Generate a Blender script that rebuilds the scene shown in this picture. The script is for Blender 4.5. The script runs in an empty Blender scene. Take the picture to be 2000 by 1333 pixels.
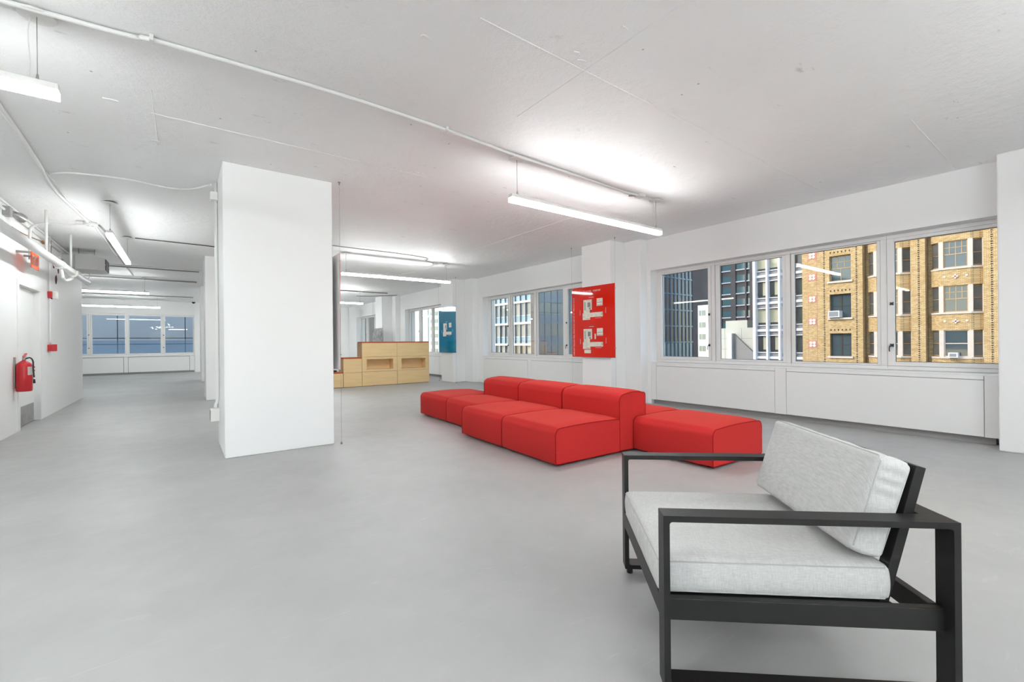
import bpy, bmesh, math, random
from mathutils import Vector, Matrix
random.seed(7)
R = math.radians
scene = bpy.context.scene
COL = scene.collection

# ------------------------------------------------------------------ camera, world, sun, exposure
YAW, ROLL = R(36.606), R(-0.55)
fwd = Vector((math.sin(YAW), math.cos(YAW), 0)); rgt = Vector((math.cos(YAW), -math.sin(YAW), 0)); upv = Vector((0, 0, 1))
r2 = rgt * math.cos(ROLL) + upv * math.sin(ROLL); u2 = upv * math.cos(ROLL) - rgt * math.sin(ROLL)
cam_d = bpy.data.cameras.new('camera'); cam = bpy.data.objects.new('camera', cam_d); COL.objects.link(cam)
cam_d.sensor_width = 36; cam_d.sensor_fit = 'HORIZONTAL'; cam_d.lens = 866.8 / 2000 * 36
cam_d.shift_y = 0.00115; cam_d.clip_start = 0.02; cam_d.clip_end = 600
m = Matrix((r2, u2, -fwd)).transposed().to_4x4(); m.translation = Vector((0, 0, 1.25)); cam.matrix_world = m
scene.camera = cam

SUN_TRAVEL = Vector((0.72, -0.44, -0.54)).normalized()
w = bpy.data.worlds.new('world'); scene.world = w; w.use_nodes = True
nt = w.node_tree; nt.nodes.clear()
sky = nt.nodes.new('ShaderNodeTexSky'); sky.sky_type = 'NISHITA'; sky.sun_disc = False
sky.sun_elevation = R(33); sky.sun_rotation = math.atan2(-SUN_TRAVEL.x, -SUN_TRAVEL.y); sky.altitude = 60
bg = nt.nodes.new('ShaderNodeBackground'); bg.inputs[1].default_value = 0.27
wo = nt.nodes.new('ShaderNodeOutputWorld'); nt.links.new(sky.outputs[0], bg.inputs[0]); nt.links.new(bg.outputs[0], wo.inputs[0])
sl = bpy.data.lights.new('sun', 'SUN'); sl.energy = 0.87; sl.angle = R(0.53); sl.color = (1.0, 0.95, 0.86)
so = bpy.data.objects.new('sun', sl); COL.objects.link(so); so.rotation_euler = SUN_TRAVEL.to_track_quat('-Z', 'Y').to_euler()
so.location = (-30, 20, 60)

LAMP_DOWN, LAMP_SIDE = 30.0, 34.0
cy = scene.cycles
cy.max_bounces = 7; cy.diffuse_bounces = 6; cy.glossy_bounces = 3; cy.transparent_max_bounces = 10; cy.transmission_bounces = 4
cy.caustics_reflective = False; cy.caustics_refractive = False; cy.sample_clamp_indirect = 6.0
cy.use_adaptive_sampling = True; cy.adaptive_threshold = 0.05; cy.use_denoising = True
cy.use_light_tree = False
vs = scene.view_settings
vs.view_transform = 'Standard'; vs.look = 'None'; vs.gamma = 1.0; vs.use_curve_mapping = False; vs.exposure = 1.15

# ------------------------------------------------------------------ materials
def new_mat(name):
    mt = bpy.data.materials.new(name); mt.use_nodes = True
    n = mt.node_tree; b = n.nodes['Principled BSDF']
    return mt, n, b
def N(n, t, **k):
    o = n.nodes.new(t)
    for a, v in k.items(): setattr(o, a, v)
    return o
def coords(n, scale=(1, 1, 1), kind='Object'):
    tc = N(n, 'ShaderNodeTexCoord'); mp = N(n, 'ShaderNodeMapping'); mp.inputs['Scale'].default_value = scale
    n.links.new(tc.outputs[kind], mp.inputs[0]); return mp.outputs[0]
def ramp(n, fac, p0, c0, p1, c1):
    r = N(n, 'ShaderNodeValToRGB'); e = r.color_ramp.elements
    e[0].position = p0; e[0].color = (*c0, 1); e[1].position = p1; e[1].color = (*c1, 1)
    n.links.new(fac, r.inputs[0]); return r.outputs[0]
def bump(n, b, fac, strength, dist=0.01):
    bp = N(n, 'ShaderNodeBump'); bp.inputs['Strength'].default_value = strength; bp.inputs['Distance'].default_value = dist
    n.links.new(fac, bp.inputs['Height'])
    n.links.new(bp.outputs[0], b.inputs['Normal']); return bp
def plain(name, col, rough=0.5, metal=0.0, var=0.0, scale=6.0, bmp=0.0, bscale=60.0, spec=None):
    mt, n, b = new_mat(name)
    b.inputs['Roughness'].default_value = rough; b.inputs['Metallic'].default_value = metal
    if spec is not None: b.inputs['Specular IOR Level'].default_value = spec
    b.inputs['Base Color'].default_value = (*col, 1)
    if var or bmp:
        c = coords(n)
        if var:
            t = N(n, 'ShaderNodeTexNoise'); t.inputs['Scale'].default_value = scale; t.inputs['Detail'].default_value = 5
            n.links.new(c, t.inputs['Vector'])
            lo = tuple(max(0, x * (1 - var)) for x in col); hi = tuple(min(1, x * (1 + var)) for x in col)
            n.links.new(ramp(n, t.outputs[0], 0.35, lo, 0.65, hi), b.inputs['Base Color'])
        if bmp:
            t2 = N(n, 'ShaderNodeTexNoise'); t2.inputs['Scale'].default_value = bscale; t2.inputs['Detail'].default_value = 4
            n.links.new(c, t2.inputs['Vector']); bump(n, b, t2.outputs[0], bmp)
    return mt

M = {}
M['wall'] = plain('white wall paint', (0.86, 0.86, 0.855), 0.6, spec=0.3)
M['trim'] = plain('white trim paint', (0.82, 0.82, 0.81), 0.4)
M['cover'] = plain('white lacquered panel', (0.83, 0.83, 0.82), 0.45)
M['frame'] = plain('white window frame', (0.80, 0.79, 0.775), 0.35)
M['joint'] = plain('dark joint', (0.12, 0.115, 0.11), 0.8)
M['air_grey'] = plain('light grey enamel', (0.60, 0.60, 0.59), 0.45)
M['kick'] = plain('grey plinth', (0.34, 0.33, 0.325), 0.5)
M['steel'] = plain('brushed steel', (0.42, 0.41, 0.40), 0.35, metal=0.9, var=0.12, scale=9)
M['metal_dark'] = plain('dark metal', (0.05, 0.05, 0.052), 0.4, metal=0.6)
M['grey_metal'] = plain('grey metal', (0.30, 0.285, 0.275), 0.45, metal=0.5)
M['pipe'] = plain('white painted pipe', (0.80, 0.795, 0.785), 0.35, bmp=0.05, bscale=20)
M['white_plastic'] = plain('white plastic', (0.80, 0.79, 0.77), 0.35)
M['red_plastic'] = plain('red enamel', (0.52, 0.012, 0.02), 0.3)
M['black'] = plain('black rubber', (0.012, 0.012, 0.013), 0.5)
M['chair_metal'] = plain('black powder coated aluminium', (0.012, 0.0115, 0.011), 0.45, spec=0.35)
M['copper'] = plain('copper wire', (0.30, 0.12, 0.05), 0.5, metal=0.4)
M['rust'] = plain('red brown exposed block', (0.13, 0.03, 0.02), 0.9, var=0.3, scale=30)
M['orange_sign'] = plain('orange exit sign', (0.95, 0.11, 0.012), 0.25)
M['print_white'] = plain('white print', (0.80, 0.78, 0.75), 0.5)
M['print_plan'] = plain('cream plan print', (0.72, 0.68, 0.58), 0.5, var=0.12, scale=14)
M['print_blue_plan'] = plain('grey plan print', (0.62, 0.58, 0.54), 0.5, var=0.08, scale=14)
M['print_grey'] = plain('grey plan core', (0.20, 0.18, 0.17), 0.5)
M['print_green'] = plain('green plan rooms', (0.36, 0.44, 0.34), 0.5)
M['print_dark'] = plain('dark red print', (0.28, 0.006, 0.004), 0.4)
M['poster_red'] = plain('glossy red acrylic', (0.66, 0.012, 0.004), 0.04, spec=0.35)
M['poster_blue'] = plain('glossy blue acrylic', (0.000, 0.17, 0.30), 0.04)
M['poster_back'] = plain('white acrylic back', (0.80, 0.79, 0.785), 0.4)
M['orange_pad'] = plain('burnt orange felt pad', (0.46, 0.075, 0.022), 0.85, var=0.08, scale=40)

def mat_ceiling():
    mt, n, b = new_mat('painted board-formed concrete'); c = coords(n)
    b.inputs['Roughness'].default_value = 0.55
    t = N(n, 'ShaderNodeTexNoise'); t.inputs['Scale'].default_value = 1.3; t.inputs['Detail'].default_value = 3; n.links.new(c, t.inputs['Vector'])
    base = ramp(n, t.outputs[0], 0.3, (0.875, 0.875, 0.872), 0.7, (0.90, 0.90, 0.897))
    c2 = coords(n, (2.2, 5.5, 1)); t2 = N(n, 'ShaderNodeTexNoise'); t2.inputs['Scale'].default_value = 1.0; t2.inputs['Detail'].default_value = 5; t2.inputs['Roughness'].default_value = 0.7; n.links.new(c2, t2.inputs['Vector'])
    spots = ramp(n, t2.outputs[0], 0.66, (1, 1, 1), 0.74, (0.72, 0.715, 0.70))
    v = N(n, 'ShaderNodeTexVoronoi'); v.inputs['Scale'].default_value = 3.0; n.links.new(c, v.inputs['Vector'])
    pin = ramp(n, v.outputs[0], 0.018, (0.45, 0.44, 0.42), 0.032, (1, 1, 1))
    mx = N(n, 'ShaderNodeMix', data_type='RGBA', blend_type='MULTIPLY'); mx.inputs[0].default_value = 1; n.links.new(base, mx.inputs[6]); n.links.new(spots, mx.inputs[7])
    mx2 = N(n, 'ShaderNodeMix', data_type='RGBA', blend_type='MULTIPLY'); mx2.inputs[0].default_value = 1; n.links.new(mx.outputs[2], mx2.inputs[6]); n.links.new(pin, mx2.inputs[7])
    n.links.new(mx2.outputs[2], b.inputs['Base Color'])
    t3 = N(n, 'ShaderNodeTexNoise'); t3.inputs['Scale'].default_value = 7; t3.inputs['Detail'].default_value = 6; t3.inputs['Roughness'].default_value = 0.72; n.links.new(c, t3.inputs['Vector'])
    bump(n, b, t3.outputs[0], 0.5, 0.03)
    return mt
M['ceiling'] = mat_ceiling()

def mat_floor():
    mt, n, b = new_mat('polished grey concrete'); c = coords(n)
    t = N(n, 'ShaderNodeTexNoise'); t.inputs['Scale'].default_value = 0.8; t.inputs['Detail'].default_value = 5; t.inputs['Roughness'].default_value = 0.62; n.links.new(c, t.inputs['Vector'])
    base = ramp(n, t.outputs[0], 0.34, (0.37, 0.369, 0.366), 0.66, (0.43, 0.429, 0.426))
    t2 = N(n, 'ShaderNodeTexNoise'); t2.inputs['Scale'].default_value = 5.5; t2.inputs['Detail'].default_value = 6; t2.inputs['Roughness'].default_value = 0.75; n.links.new(c, t2.inputs['Vector'])
    sp = ramp(n, t2.outputs[0], 0.66, (1, 1, 1), 0.78, (0.80, 0.79, 0.78))
    c3 = coords(n, (0.9, 6, 1)); t3 = N(n, 'ShaderNodeTexNoise'); t3.inputs['Scale'].default_value = 2.2; t3.inputs['Detail'].default_value = 5; t3.inputs['Distortion'].default_value = 2.5; n.links.new(c3, t3.inputs['Vector'])
    sc_ = ramp(n, t3.outputs[0], 0.64, (1, 1, 1), 0.72, (1.07, 1.07, 1.07))
    mx = N(n, 'ShaderNodeMix', data_type='RGBA', blend_type='MULTIPLY'); mx.inputs[0].default_value = 1; n.links.new(base, mx.inputs[6]); n.links.new(sp, mx.inputs[7])
    mx2 = N(n, 'ShaderNodeMix', data_type='RGBA', blend_type='MULTIPLY'); mx2.inputs[0].default_value = 1; n.links.new(mx.outputs[2], mx2.inputs[6]); n.links.new(sc_, mx2.inputs[7])
    n.links.new(mx2.outputs[2], b.inputs['Base Color'])
    n.links.new(ramp(n, t2.outputs[0], 0.3, (0.38, 0.38, 0.38), 0.7, (0.52, 0.52, 0.52)), b.inputs['Roughness'])
    b.inputs['Specular IOR Level'].default_value = 0.35
    return mt
M['floor'] = mat_floor()

def mat_fabric(name, c0, c1, scale, bstr, slub=False, sheen=0.0):
    mt, n, b = new_mat(name); b.inputs['Roughness'].default_value = 0.9; b.inputs['Specular IOR Level'].default_value = 0.15
    b.inputs['Sheen Weight'].default_value = sheen; b.inputs['Sheen Roughness'].default_value = 0.4
    if sheen: b.inputs['Sheen Tint'].default_value = (1.0, 0.45, 0.25, 1)
    c = coords(n, (1, 1, 1))
    t = N(n, 'ShaderNodeTexNoise'); t.inputs['Scale'].default_value = scale; t.inputs['Detail'].default_value = 3; n.links.new(c, t.inputs['Vector'])
    if slub:
        ca = coords(n, (28, 420, 28)); ta = N(n, 'ShaderNodeTexNoise'); ta.inputs['Scale'].default_value = 1; ta.inputs['Detail'].default_value = 3; n.links.new(ca, ta.inputs['Vector'])
        cb = coords(n, (420, 28, 420)); tb = N(n, 'ShaderNodeTexNoise'); tb.inputs['Scale'].default_value = 1; tb.inputs['Detail'].default_value = 3; n.links.new(cb, tb.inputs['Vector'])
        mx = N(n, 'ShaderNodeMath', operation='ADD'); n.links.new(ta.outputs[0], mx.inputs[0]); n.links.new(tb.outputs[0], mx.inputs[1])
        hf = N(n, 'ShaderNodeMath', operation='MULTIPLY'); hf.inputs[1].default_value = 0.5; n.links.new(mx.outputs[0], hf.inputs[0]); src = hf.outputs[0]
        n.links.new(ramp(n, src, 0.38, c0, 0.62, c1), b.inputs['Base Color'])
    else:
        src = t.outputs[0]; n.links.new(ramp(n, src, 0.3, c0, 0.7, c1), b.inputs['Base Color'])
    bump(n, b, src, bstr, 0.002)
    return mt
M['sofa'] = mat_fabric('red wool upholstery', (0.47, 0.024, 0.024), (0.57, 0.036, 0.033), 260, 0.35, sheen=0.1)
M['piping'] = mat_fabric('dark red piping', (0.30, 0.008, 0.008), (0.36, 0.012, 0.010), 260, 0.2)
M['linen_seam'] = plain('grey linen seam', (0.47, 0.465, 0.455), 0.9)
M['linen'] = mat_fabric('light grey linen', (0.51, 0.505, 0.495), (0.64, 0.635, 0.625), 400, 0.35, slub=True)

def mat_wood(name, c0, c1):
    mt, n, b = new_mat(name); b.inputs['Roughness'].default_value = 0.45
    c = coords(n, (0.6, 3, 9)); t = N(n, 'ShaderNodeTexNoise'); t.inputs['Scale'].default_value = 3; t.inputs['Detail'].default_value = 7; t.inputs['Distortion'].default_value = 0.8
    n.links.new(c, t.inputs['Vector']); n.links.new(ramp(n, t.outputs[0], 0.3, c0, 0.7, c1), b.inputs['Base Color']); return mt
M['birch'] = mat_wood('birch plywood', (0.72, 0.50, 0.245), (0.78, 0.565, 0.295))
M['birch_shade_brown'] = mat_wood('shaded birch and brown frames', (0.38, 0.22, 0.09), (0.46, 0.28, 0.12))  # shade of the step sides put into the colour; also brown window frames

def mat_emit(name, col, s):
    mt = bpy.data.materials.new(name); mt.use_nodes = True; n = mt.node_tree; n.nodes.clear()
    e = N(n, 'ShaderNodeEmission'); e.inputs[0].default_value = (*col, 1); e.inputs[1].default_value = s
    o = N(n, 'ShaderNodeOutputMaterial'); n.links.new(e.outputs[0], o.inputs[0]); return mt
M['diffuser'] = mat_emit('lit opal lens', (0.955, 1.0, 1.0), LAMP_DOWN)
M['diffuser_side'] = mat_emit('lit opal side strip', (0.955, 1.0, 1.0), LAMP_SIDE)

def mat_glass(name, tint, refl, k=1.0):
    mt = bpy.data.materials.new(name); mt.use_nodes = True; n = mt.node_tree; n.nodes.clear()
    tr = N(n, 'ShaderNodeBsdfTransparent'); tr.inputs[0].default_value = (*tint, 1)
    gl = N(n, 'ShaderNodeBsdfGlossy'); gl.inputs[0].default_value = (*refl, 1); gl.inputs['Roughness'].default_value = 0.0
    fr = N(n, 'ShaderNodeFresnel'); fr.inputs[0].default_value = 1.5
    mu = N(n, 'ShaderNodeMath', operation='MULTIPLY'); mu.inputs[1].default_value = k; n.links.new(fr.outputs[0], mu.inputs[0])
    mx = N(n, 'ShaderNodeMixShader'); n.links.new(mu.outputs[0], mx.inputs[0]); n.links.new(tr.outputs[0], mx.inputs[1]); n.links.new(gl.outputs[0], mx.inputs[2])
    o = N(n, 'ShaderNodeOutputMaterial'); n.links.new(mx.outputs[0], o.inputs[0]); return mt
M['glass'] = mat_glass('clear window glass', (0.96, 0.98, 0.98), (1.0, 0.93, 0.82), 0.34)
M['far_glass'] = plain('dark building glass', (0.05, 0.07, 0.075), 0.05)
def mat_film():
    mt = bpy.data.materials.new('pale blue protective film'); mt.use_nodes = True; n = mt.node_tree; n.nodes.clear()
    tr = N(n, 'ShaderNodeBsdfTransparent'); tr.inputs[0].default_value = (0.86, 0.94, 1.0, 1)
    tl = N(n, 'ShaderNodeBsdfTranslucent'); tl.inputs[0].default_value = (0.72, 0.86, 1.0, 1)
    mx = N(n, 'ShaderNodeMixShader'); mx.inputs[0].default_value = 0.2; n.links.new(tr.outputs[0], mx.inputs[1]); n.links.new(tl.outputs[0], mx.inputs[2])
    o = N(n, 'ShaderNodeOutputMaterial'); n.links.new(mx.outputs[0], o.inputs[0]); return mt
M['film'] = mat_film()

def mat_brick(name, a, bcol, mortar, bw=0.21, bh=0.068):
    mt, n, b = new_mat(name); b.inputs['Roughness'].default_value = 0.85
    tc = N(n, 'ShaderNodeTexCoord'); sp = N(n, 'ShaderNodeSeparateXYZ'); n.links.new(tc.outputs['Object'], sp.inputs[0])
    ad = N(n, 'ShaderNodeMath', operation='ADD'); n.links.new(sp.outputs[0], ad.inputs[0]); n.links.new(sp.outputs[1], ad.inputs[1])
    cb = N(n, 'ShaderNodeCombineXYZ'); n.links.new(ad.outputs[0], cb.inputs[0]); n.links.new(sp.outputs[2], cb.inputs[1])
    br = N(n, 'ShaderNodeTexBrick'); br.inputs['Color1'].default_value = (*a, 1); br.inputs['Color2'].default_value = (*bcol, 1); br.inputs['Mortar'].default_value = (*mortar, 1)
    br.inputs['Scale'].default_value = 1.0; br.inputs['Brick Width'].default_value = bw; br.inputs['Row Height'].default_value = bh; br.inputs['Mortar Size'].default_value = 0.009
    n.links.new(cb.outputs[0], br.inputs['Vector']); n.links.new(br.outputs[0], b.inputs['Base Color']); return mt
M['brick'] = mat_brick('tan brick', (0.42, 0.26, 0.10), (0.62, 0.44, 0.22), (0.22, 0.14, 0.06))
M['office_glass'] = plain('grey green office glass', (0.17, 0.20, 0.20), 0.12)
M['office_blind'] = plain('office blind behind glass', (0.36, 0.36, 0.30), 0.5)
M['side_glass'] = plain('side glass with painted sky', (0.13, 0.21, 0.29), 0.2)  # reflected sky is mixed into this base colour
M['side_window'] = plain('side window with painted sky', (0.20, 0.235, 0.25), 0.2)  # sky reflection brightens this base colour too
M['brick_dark'] = plain('dark brick gap', (0.045, 0.035, 0.03), 0.9)
M['stone'] = plain('pale limestone', (0.54, 0.45, 0.37), 0.8, var=0.05, scale=3)
M['terracotta'] = plain('pink terracotta tile', (0.50, 0.20, 0.14), 0.7)
M['ivory_tile'] = plain('ivory terracotta tile', (0.66, 0.56, 0.46), 0.6)
M['peach_brick'] = mat_brick('peach brick', (0.62, 0.30, 0.16), (0.66, 0.36, 0.22), (0.55, 0.4, 0.3), 0.6, 0.3)
M['white_clad'] = plain('white cladding', (0.70, 0.70, 0.72), 0.5)
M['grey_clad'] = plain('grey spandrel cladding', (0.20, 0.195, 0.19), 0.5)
M['blind'] = plain('cream roller blind', (0.62, 0.53, 0.36), 0.7)
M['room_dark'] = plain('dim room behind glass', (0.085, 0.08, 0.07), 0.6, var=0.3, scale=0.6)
M['teal_glass'] = plain('teal glazing', (0.09, 0.17, 0.18), 0.08)
M['blue_spandrel'] = plain('blue glass spandrel', (0.20, 0.35, 0.42), 0.25)
M['blue_fin'] = plain('blue steel fin', (0.06, 0.115, 0.185), 0.4)
M['dark_stone'] = plain('dark grey stone', (0.12, 0.105, 0.10), 0.7, var=0.1, scale=0.5)
M['brown_reflection'] = plain('glass with painted brown reflection', (0.36, 0.27, 0.23), 0.25, var=0.35, scale=0.12)  # reflection of a brown building painted into the pane colour
M['pale_panel'] = plain('pale green glass panel', (0.56, 0.64, 0.63), 0.3)
M['grey_panel'] = plain('blue grey cladding panel', (0.46, 0.45, 0.42), 0.5, var=0.04, scale=0.4)
M['terrace_wall'] = plain('pale terrace concrete', (0.44, 0.43, 0.37), 0.8, var=0.05, scale=0.5)
M['street'] = plain('asphalt', (0.09, 0.09, 0.09), 0.9)
def mat_photo():
    mt, n, b = new_mat('black and white photographic print'); c = coords(n, (1, 1, 1))
    t = N(n, 'ShaderNodeTexNoise'); t.inputs['Scale'].default_value = 4.2; t.inputs['Detail'].default_value = 6; t.inputs['Distortion'].default_value = 1.5; n.links.new(c, t.inputs['Vector'])
    n.links.new(ramp(n, t.outputs[0], 0.36, (0.02, 0.02, 0.022), 0.6, (0.24, 0.23, 0.23)), b.inputs['Base Color']); b.inputs['Roughness'].default_value = 0.3; return mt
M['photo'] = mat_photo()

# ------------------------------------------------------------------ mesh helpers
class MB:
    def __init__(s): s.v = []; s.f = []; s.sm = []
    def add(s, vs_, fs, smooth=False):
        o = len(s.v); s.v += [tuple(x) for x in vs_]; s.f += [tuple(i + o for i in f) for f in fs]; s.sm += [smooth] * len(fs); return s
    def box(s, x0, x1, y0, y1, z0, z1):
        x0, x1 = min(x0, x1), max(x0, x1); y0, y1 = min(y0, y1), max(y0, y1); z0, z1 = min(z0, z1), max(z0, z1)
        return s.add([(x0, y0, z0), (x1, y0, z0), (x1, y1, z0), (x0, y1, z0), (x0, y0, z1), (x1, y0, z1), (x1, y1, z1), (x0, y1, z1)],
                     [(3, 2, 1, 0), (4, 5, 6, 7), (0, 1, 5, 4), (1, 2, 6, 5), (2, 3, 7, 6), (3, 0, 4, 7)])
    def prism(s, poly, z0, z1, axis='z'):
        n = len(poly)
        def P(p, z): return (p[0], p[1], z) if axis == 'z' else ((z, p[0], p[1]) if axis == 'x' else (p[0], z, p[1]))
        vv = [P(p, z0) for p in poly] + [P(p, z1) for p in poly]
        area = sum(poly[i][0] * poly[(i + 1) % n][1] - poly[(i + 1) % n][0] * poly[i][1] for i in range(n))
        flip = (area < 0) ^ (axis == 'y') ^ (z1 < z0)
        fs = [tuple(range(n))[::-1], tuple(range(n, 2 * n))] + [(i, (i + 1) % n, n + (i + 1) % n, n + i) for i in range(n)]
        if flip: fs = [f[::-1] for f in fs]
        return s.add(vv, fs)
    def tube(s, pts, r, n=8, cap=True):
        pts = [Vector(p) for p in pts]; rings = []; fr = None
        for i, p in enumerate(pts):
            d = (pts[min(i + 1, len(pts) - 1)] - pts[max(i - 1, 0)]).normalized()
            if fr is None:
                a = Vector((0, 0, 1)) if abs(d.z) < 0.9 else Vector((1, 0, 0)); fr = d.cross(a).normalized()
            else: fr = (fr - d * fr.dot(d)).normalized()
            b = d.cross(fr); rr = r[i] if isinstance(r, (list, tuple)) else r
            rings.append([p + (fr * math.cos(2 * math.pi * k / n) + b * math.sin(2 * math.pi * k / n)) * rr for k in range(n)])
        o = len(s.v); s.v += [tuple(v) for g in rings for v in g]
        for i in range(len(rings) - 1):
            for k in range(n):
                s.f.append((o + i * n + k, o + i * n + (k + 1) % n, o + (i + 1) * n + (k + 1) % n, o + (i + 1) * n + k)); s.sm.append(True)
        if cap:
            s.f.append(tuple(o + k for k in range(n))[::-1]); s.f.append(tuple(o + (len(rings) - 1) * n + k for k in range(n))); s.sm += [False, False]
        return s
    def build(s, name, mat, parent=None, loc=(0, 0, 0), bevel=0.0, seg=2):
        me = bpy.data.meshes.new(name); me.from_pydata(s.v, [], s.f); me.update()
        for p, q in zip(me.polygons, s.sm): p.use_smooth = q
        o = bpy.data.objects.new(name, me); COL.objects.link(o); o.location = loc
        if mat: me.materials.append(M[mat] if isinstance(mat, str) else mat)
        if parent: o.parent = parent
        if bevel:
            b = o.modifiers.new('bevel', 'BEVEL'); b.width = bevel; b.segments = seg; b.limit_method = 'ANGLE'; b.angle_limit = R(40)
        return o
def B(name, mat, parent, x0, x1, y0, y1, z0, z1, bevel=0.0):
    return MB().box(x0, x1, y0, y1, z0, z1).build(name, mat, parent, bevel=bevel)
def empty(name, loc=(0, 0, 0), rz=0.0):
    o = bpy.data.objects.new(name, None); COL.objects.link(o); o.location = loc; o.rotation_euler = (0, 0, rz); o.empty_display_size = 0.1; return o
def tag(o, label=None, cat=None, group=None, kind=None):
    if label: o['label'] = label
    if cat: o['category'] = cat
    if group: o['group'] = group
    if kind: o['kind'] = kind
    return o
def struct(o, label=None): return tag(o, label, kind='structure')
def copy_part(src, parent, loc=None):
    c = src.copy(); COL.objects.link(c); c.parent = parent
    if loc is not None: c.location = loc
    return c
def wall_grid(mb, axis, p0, p1, a0, a1, z0, z1, openings):
    """solid wall between planes p0,p1 along axis; openings are (a0,a1,z0,z1)"""
    As = sorted({a0, a1, *[o[0] for o in openings], *[o[1] for o in openings]}); Zs = sorted({z0, z1, *[o[2] for o in openings], *[o[3] for o in openings]})
    As = [a for a in As if a0 <= a <= a1]; Zs = [z for z in Zs if z0 <= z <= z1]
    for i in range(len(As) - 1):
        run = None
        for j in range(len(Zs) - 1):
            ca, cz = (As[i] + As[i + 1]) / 2, (Zs[j] + Zs[j + 1]) / 2
            hole = any(o[0] < ca < o[1] and o[2] < cz < o[3] for o in openings)
            if not hole:
                run = (run[0], Zs[j + 1]) if run else (Zs[j], Zs[j + 1])
            if (hole or j == len(Zs) - 2) and run:
                if axis == 'x': mb.box(p0, p1, As[i], As[i + 1], *run)
                else: mb.box(As[i], As[i + 1], p0, p1, *run)
                run = None
    return mb
def smooth_path(pts, n=8):
    pts = [Vector(p) for p in pts]; out = []
    for i in range(len(pts) - 1):
        p0, p1, p2, p3 = pts[max(i - 1, 0)], pts[i], pts[i + 1], pts[min(i + 2, len(pts) - 1)]
        for k in range(n):
            t = k / n
            out.append(0.5 * ((2 * p1) + (p2 - p0) * t + (2 * p0 - 5 * p1 + 4 * p2 - p3) * t * t + (3 * p1 - p0 - 3 * p2 + p3) * t ** 3))
    out.append(pts[-1]); return out
def text(name, body, size, mat, parent, loc, rot, align='LEFT', ext=0.0004, sx=1.0):
    cu = bpy.data.curves.new(name, 'FONT'); cu.body = body; cu.size = size; cu.extrude = ext; cu.align_x = align; cu.align_y = 'CENTER'; cu.resolution_u = 3
    o = bpy.data.objects.new(name, cu); COL.objects.link(o); o.location = loc; o.rotation_euler = rot; o.scale = (sx, 1, 1); 
    bpy.context.view_layer.update(); me = bpy.data.meshes.new_from_object(o.evaluated_get(bpy.context.evaluated_depsgraph_get())); bpy.data.objects.remove(o)
    o = bpy.data.objects.new(name, me); COL.objects.link(o); o.location = loc; o.rotation_euler = rot; o.scale = (sx, 1, 1); me.materials.append(M[mat]); o.parent = parent; return o

CEIL = 3.27
# ------------------------------------------------------------------ the room shell
struct(B('floor', 'floor', None, -6.2, 8.0, -4.7, 25.9, -0.2, 0.0), 'smooth grey polished concrete floor')
ceil = struct(B('ceiling', 'ceiling', None, -6.2, 8.0, -4.7, 25.9, CEIL, CEIL + 0.3), 'white painted rough concrete ceiling')
# formwork seams of the slab: low paint ridges
for k, (x0, y0, x1, y1) in enumerate([(2.42, 0.6, 2.42, 3.15), (1.5, 2.32, 6.9, 2.32), (5.4, 1.08, 7.4, 1.08), (5.1, 4.0, 5.1, 9.2), (-0.18, 4.5, -0.18, 5.7), (-0.2, 4.94, 2.4, 4.94), (2.42, 13.0, 2.42, 16.6), (3.6, 11.5, 3.6, 16.6)]):
    mb = MB(); wdt = 0.003
    if x0 == x1: mb.prism([(x0 - wdt, CEIL), (x0 + wdt, CEIL), (x0, CEIL - 0.004)], y0, y1, 'y')
    else: mb.prism([(y0 - wdt, CEIL), (y0 + wdt, CEIL), (y0, CEIL - 0.004)], x0, x1, 'x')
    mb.build('formwork_seam', 'ceiling', ceil)
# chipped spots of the slab
for (x, y, s) in [(2.23, 2.21, 0.032), (2.32, 2.25, 0.026), (3.49, 2.27, 0.035), (2.3, 1.85, 0.024), (1.30, 2.68, 0.028), (-0.45, 4.87, 0.035), (2.24, 4.88, 0.025), (5.32, 0.77, 0.022), (4.6, 3.0, 0.02), (0.4, 4.2, 0.025), (-0.2, 5.6, 0.03), (3.4, 4.7, 0.022)]:
    mb = MB(); pts = []
    for k in range(9):
        a = 2 * math.pi * k / 9; r_ = s * random.uniform(0.5, 1.2); pts.append((x + math.cos(a) * r_ * 1.4, y + math.sin(a) * r_ * 0.7))
    mb.prism(pts, CEIL - 0.006, CEIL + 0.002).build('plaster_chip', 'wall', ceil)

WIN = [(0.73, 5.45), (7.08, 11.6), (13.5, 17.6), (19.75, 24.05)]
mb = MB()
wall_grid(mb, 'x', 7.50, 7.72, -4.2, 25.4, 0, CEIL, [(a, b, -1, 2.65) for a, b in WIN])
wall_grid(mb, 'x', 7.72, 7.95, -4.2, 25.4, 0, CEIL, [(a, b, 0.83, 2.65) for a, b in WIN])
struct(mb.build('wall_right', 'wall', None), 'long white wall with recessed strip windows')
FARWIN = (-4.5, 0.46, 0.80, 2.65)
mb = MB(); wall_grid(mb, 'y', 25.43, 25.56, -6.0, 7.95, 0, CEIL, [(-4.5, 0.46, -1, 2.65)]); wall_grid(mb, 'y', 25.56, 25.85, -6.0, 7.95, 0, CEIL, [FARWIN])
struct(mb.build('wall_far', 'wall', None), 'white end wall with a strip window at the end of the hall')
ADDED_BACKWIN = [(-5.6, -0.9)]  # added opening, lets sky light onto the foreground
mb = MB(); wall_grid(mb, 'y', -4.55, -4.2, -6.0, 7.95, 0, CEIL, [(a, b, 0.83, 2.65) for a, b in ADDED_BACKWIN])
struct(mb.build('wall_back', 'wall', None), 'unseen white wall behind the photographer with an added strip window')
struct(B('wall_side', 'wall', None, -6.2, -6.0, -4.7, 25.85, 0, CEIL))
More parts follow.
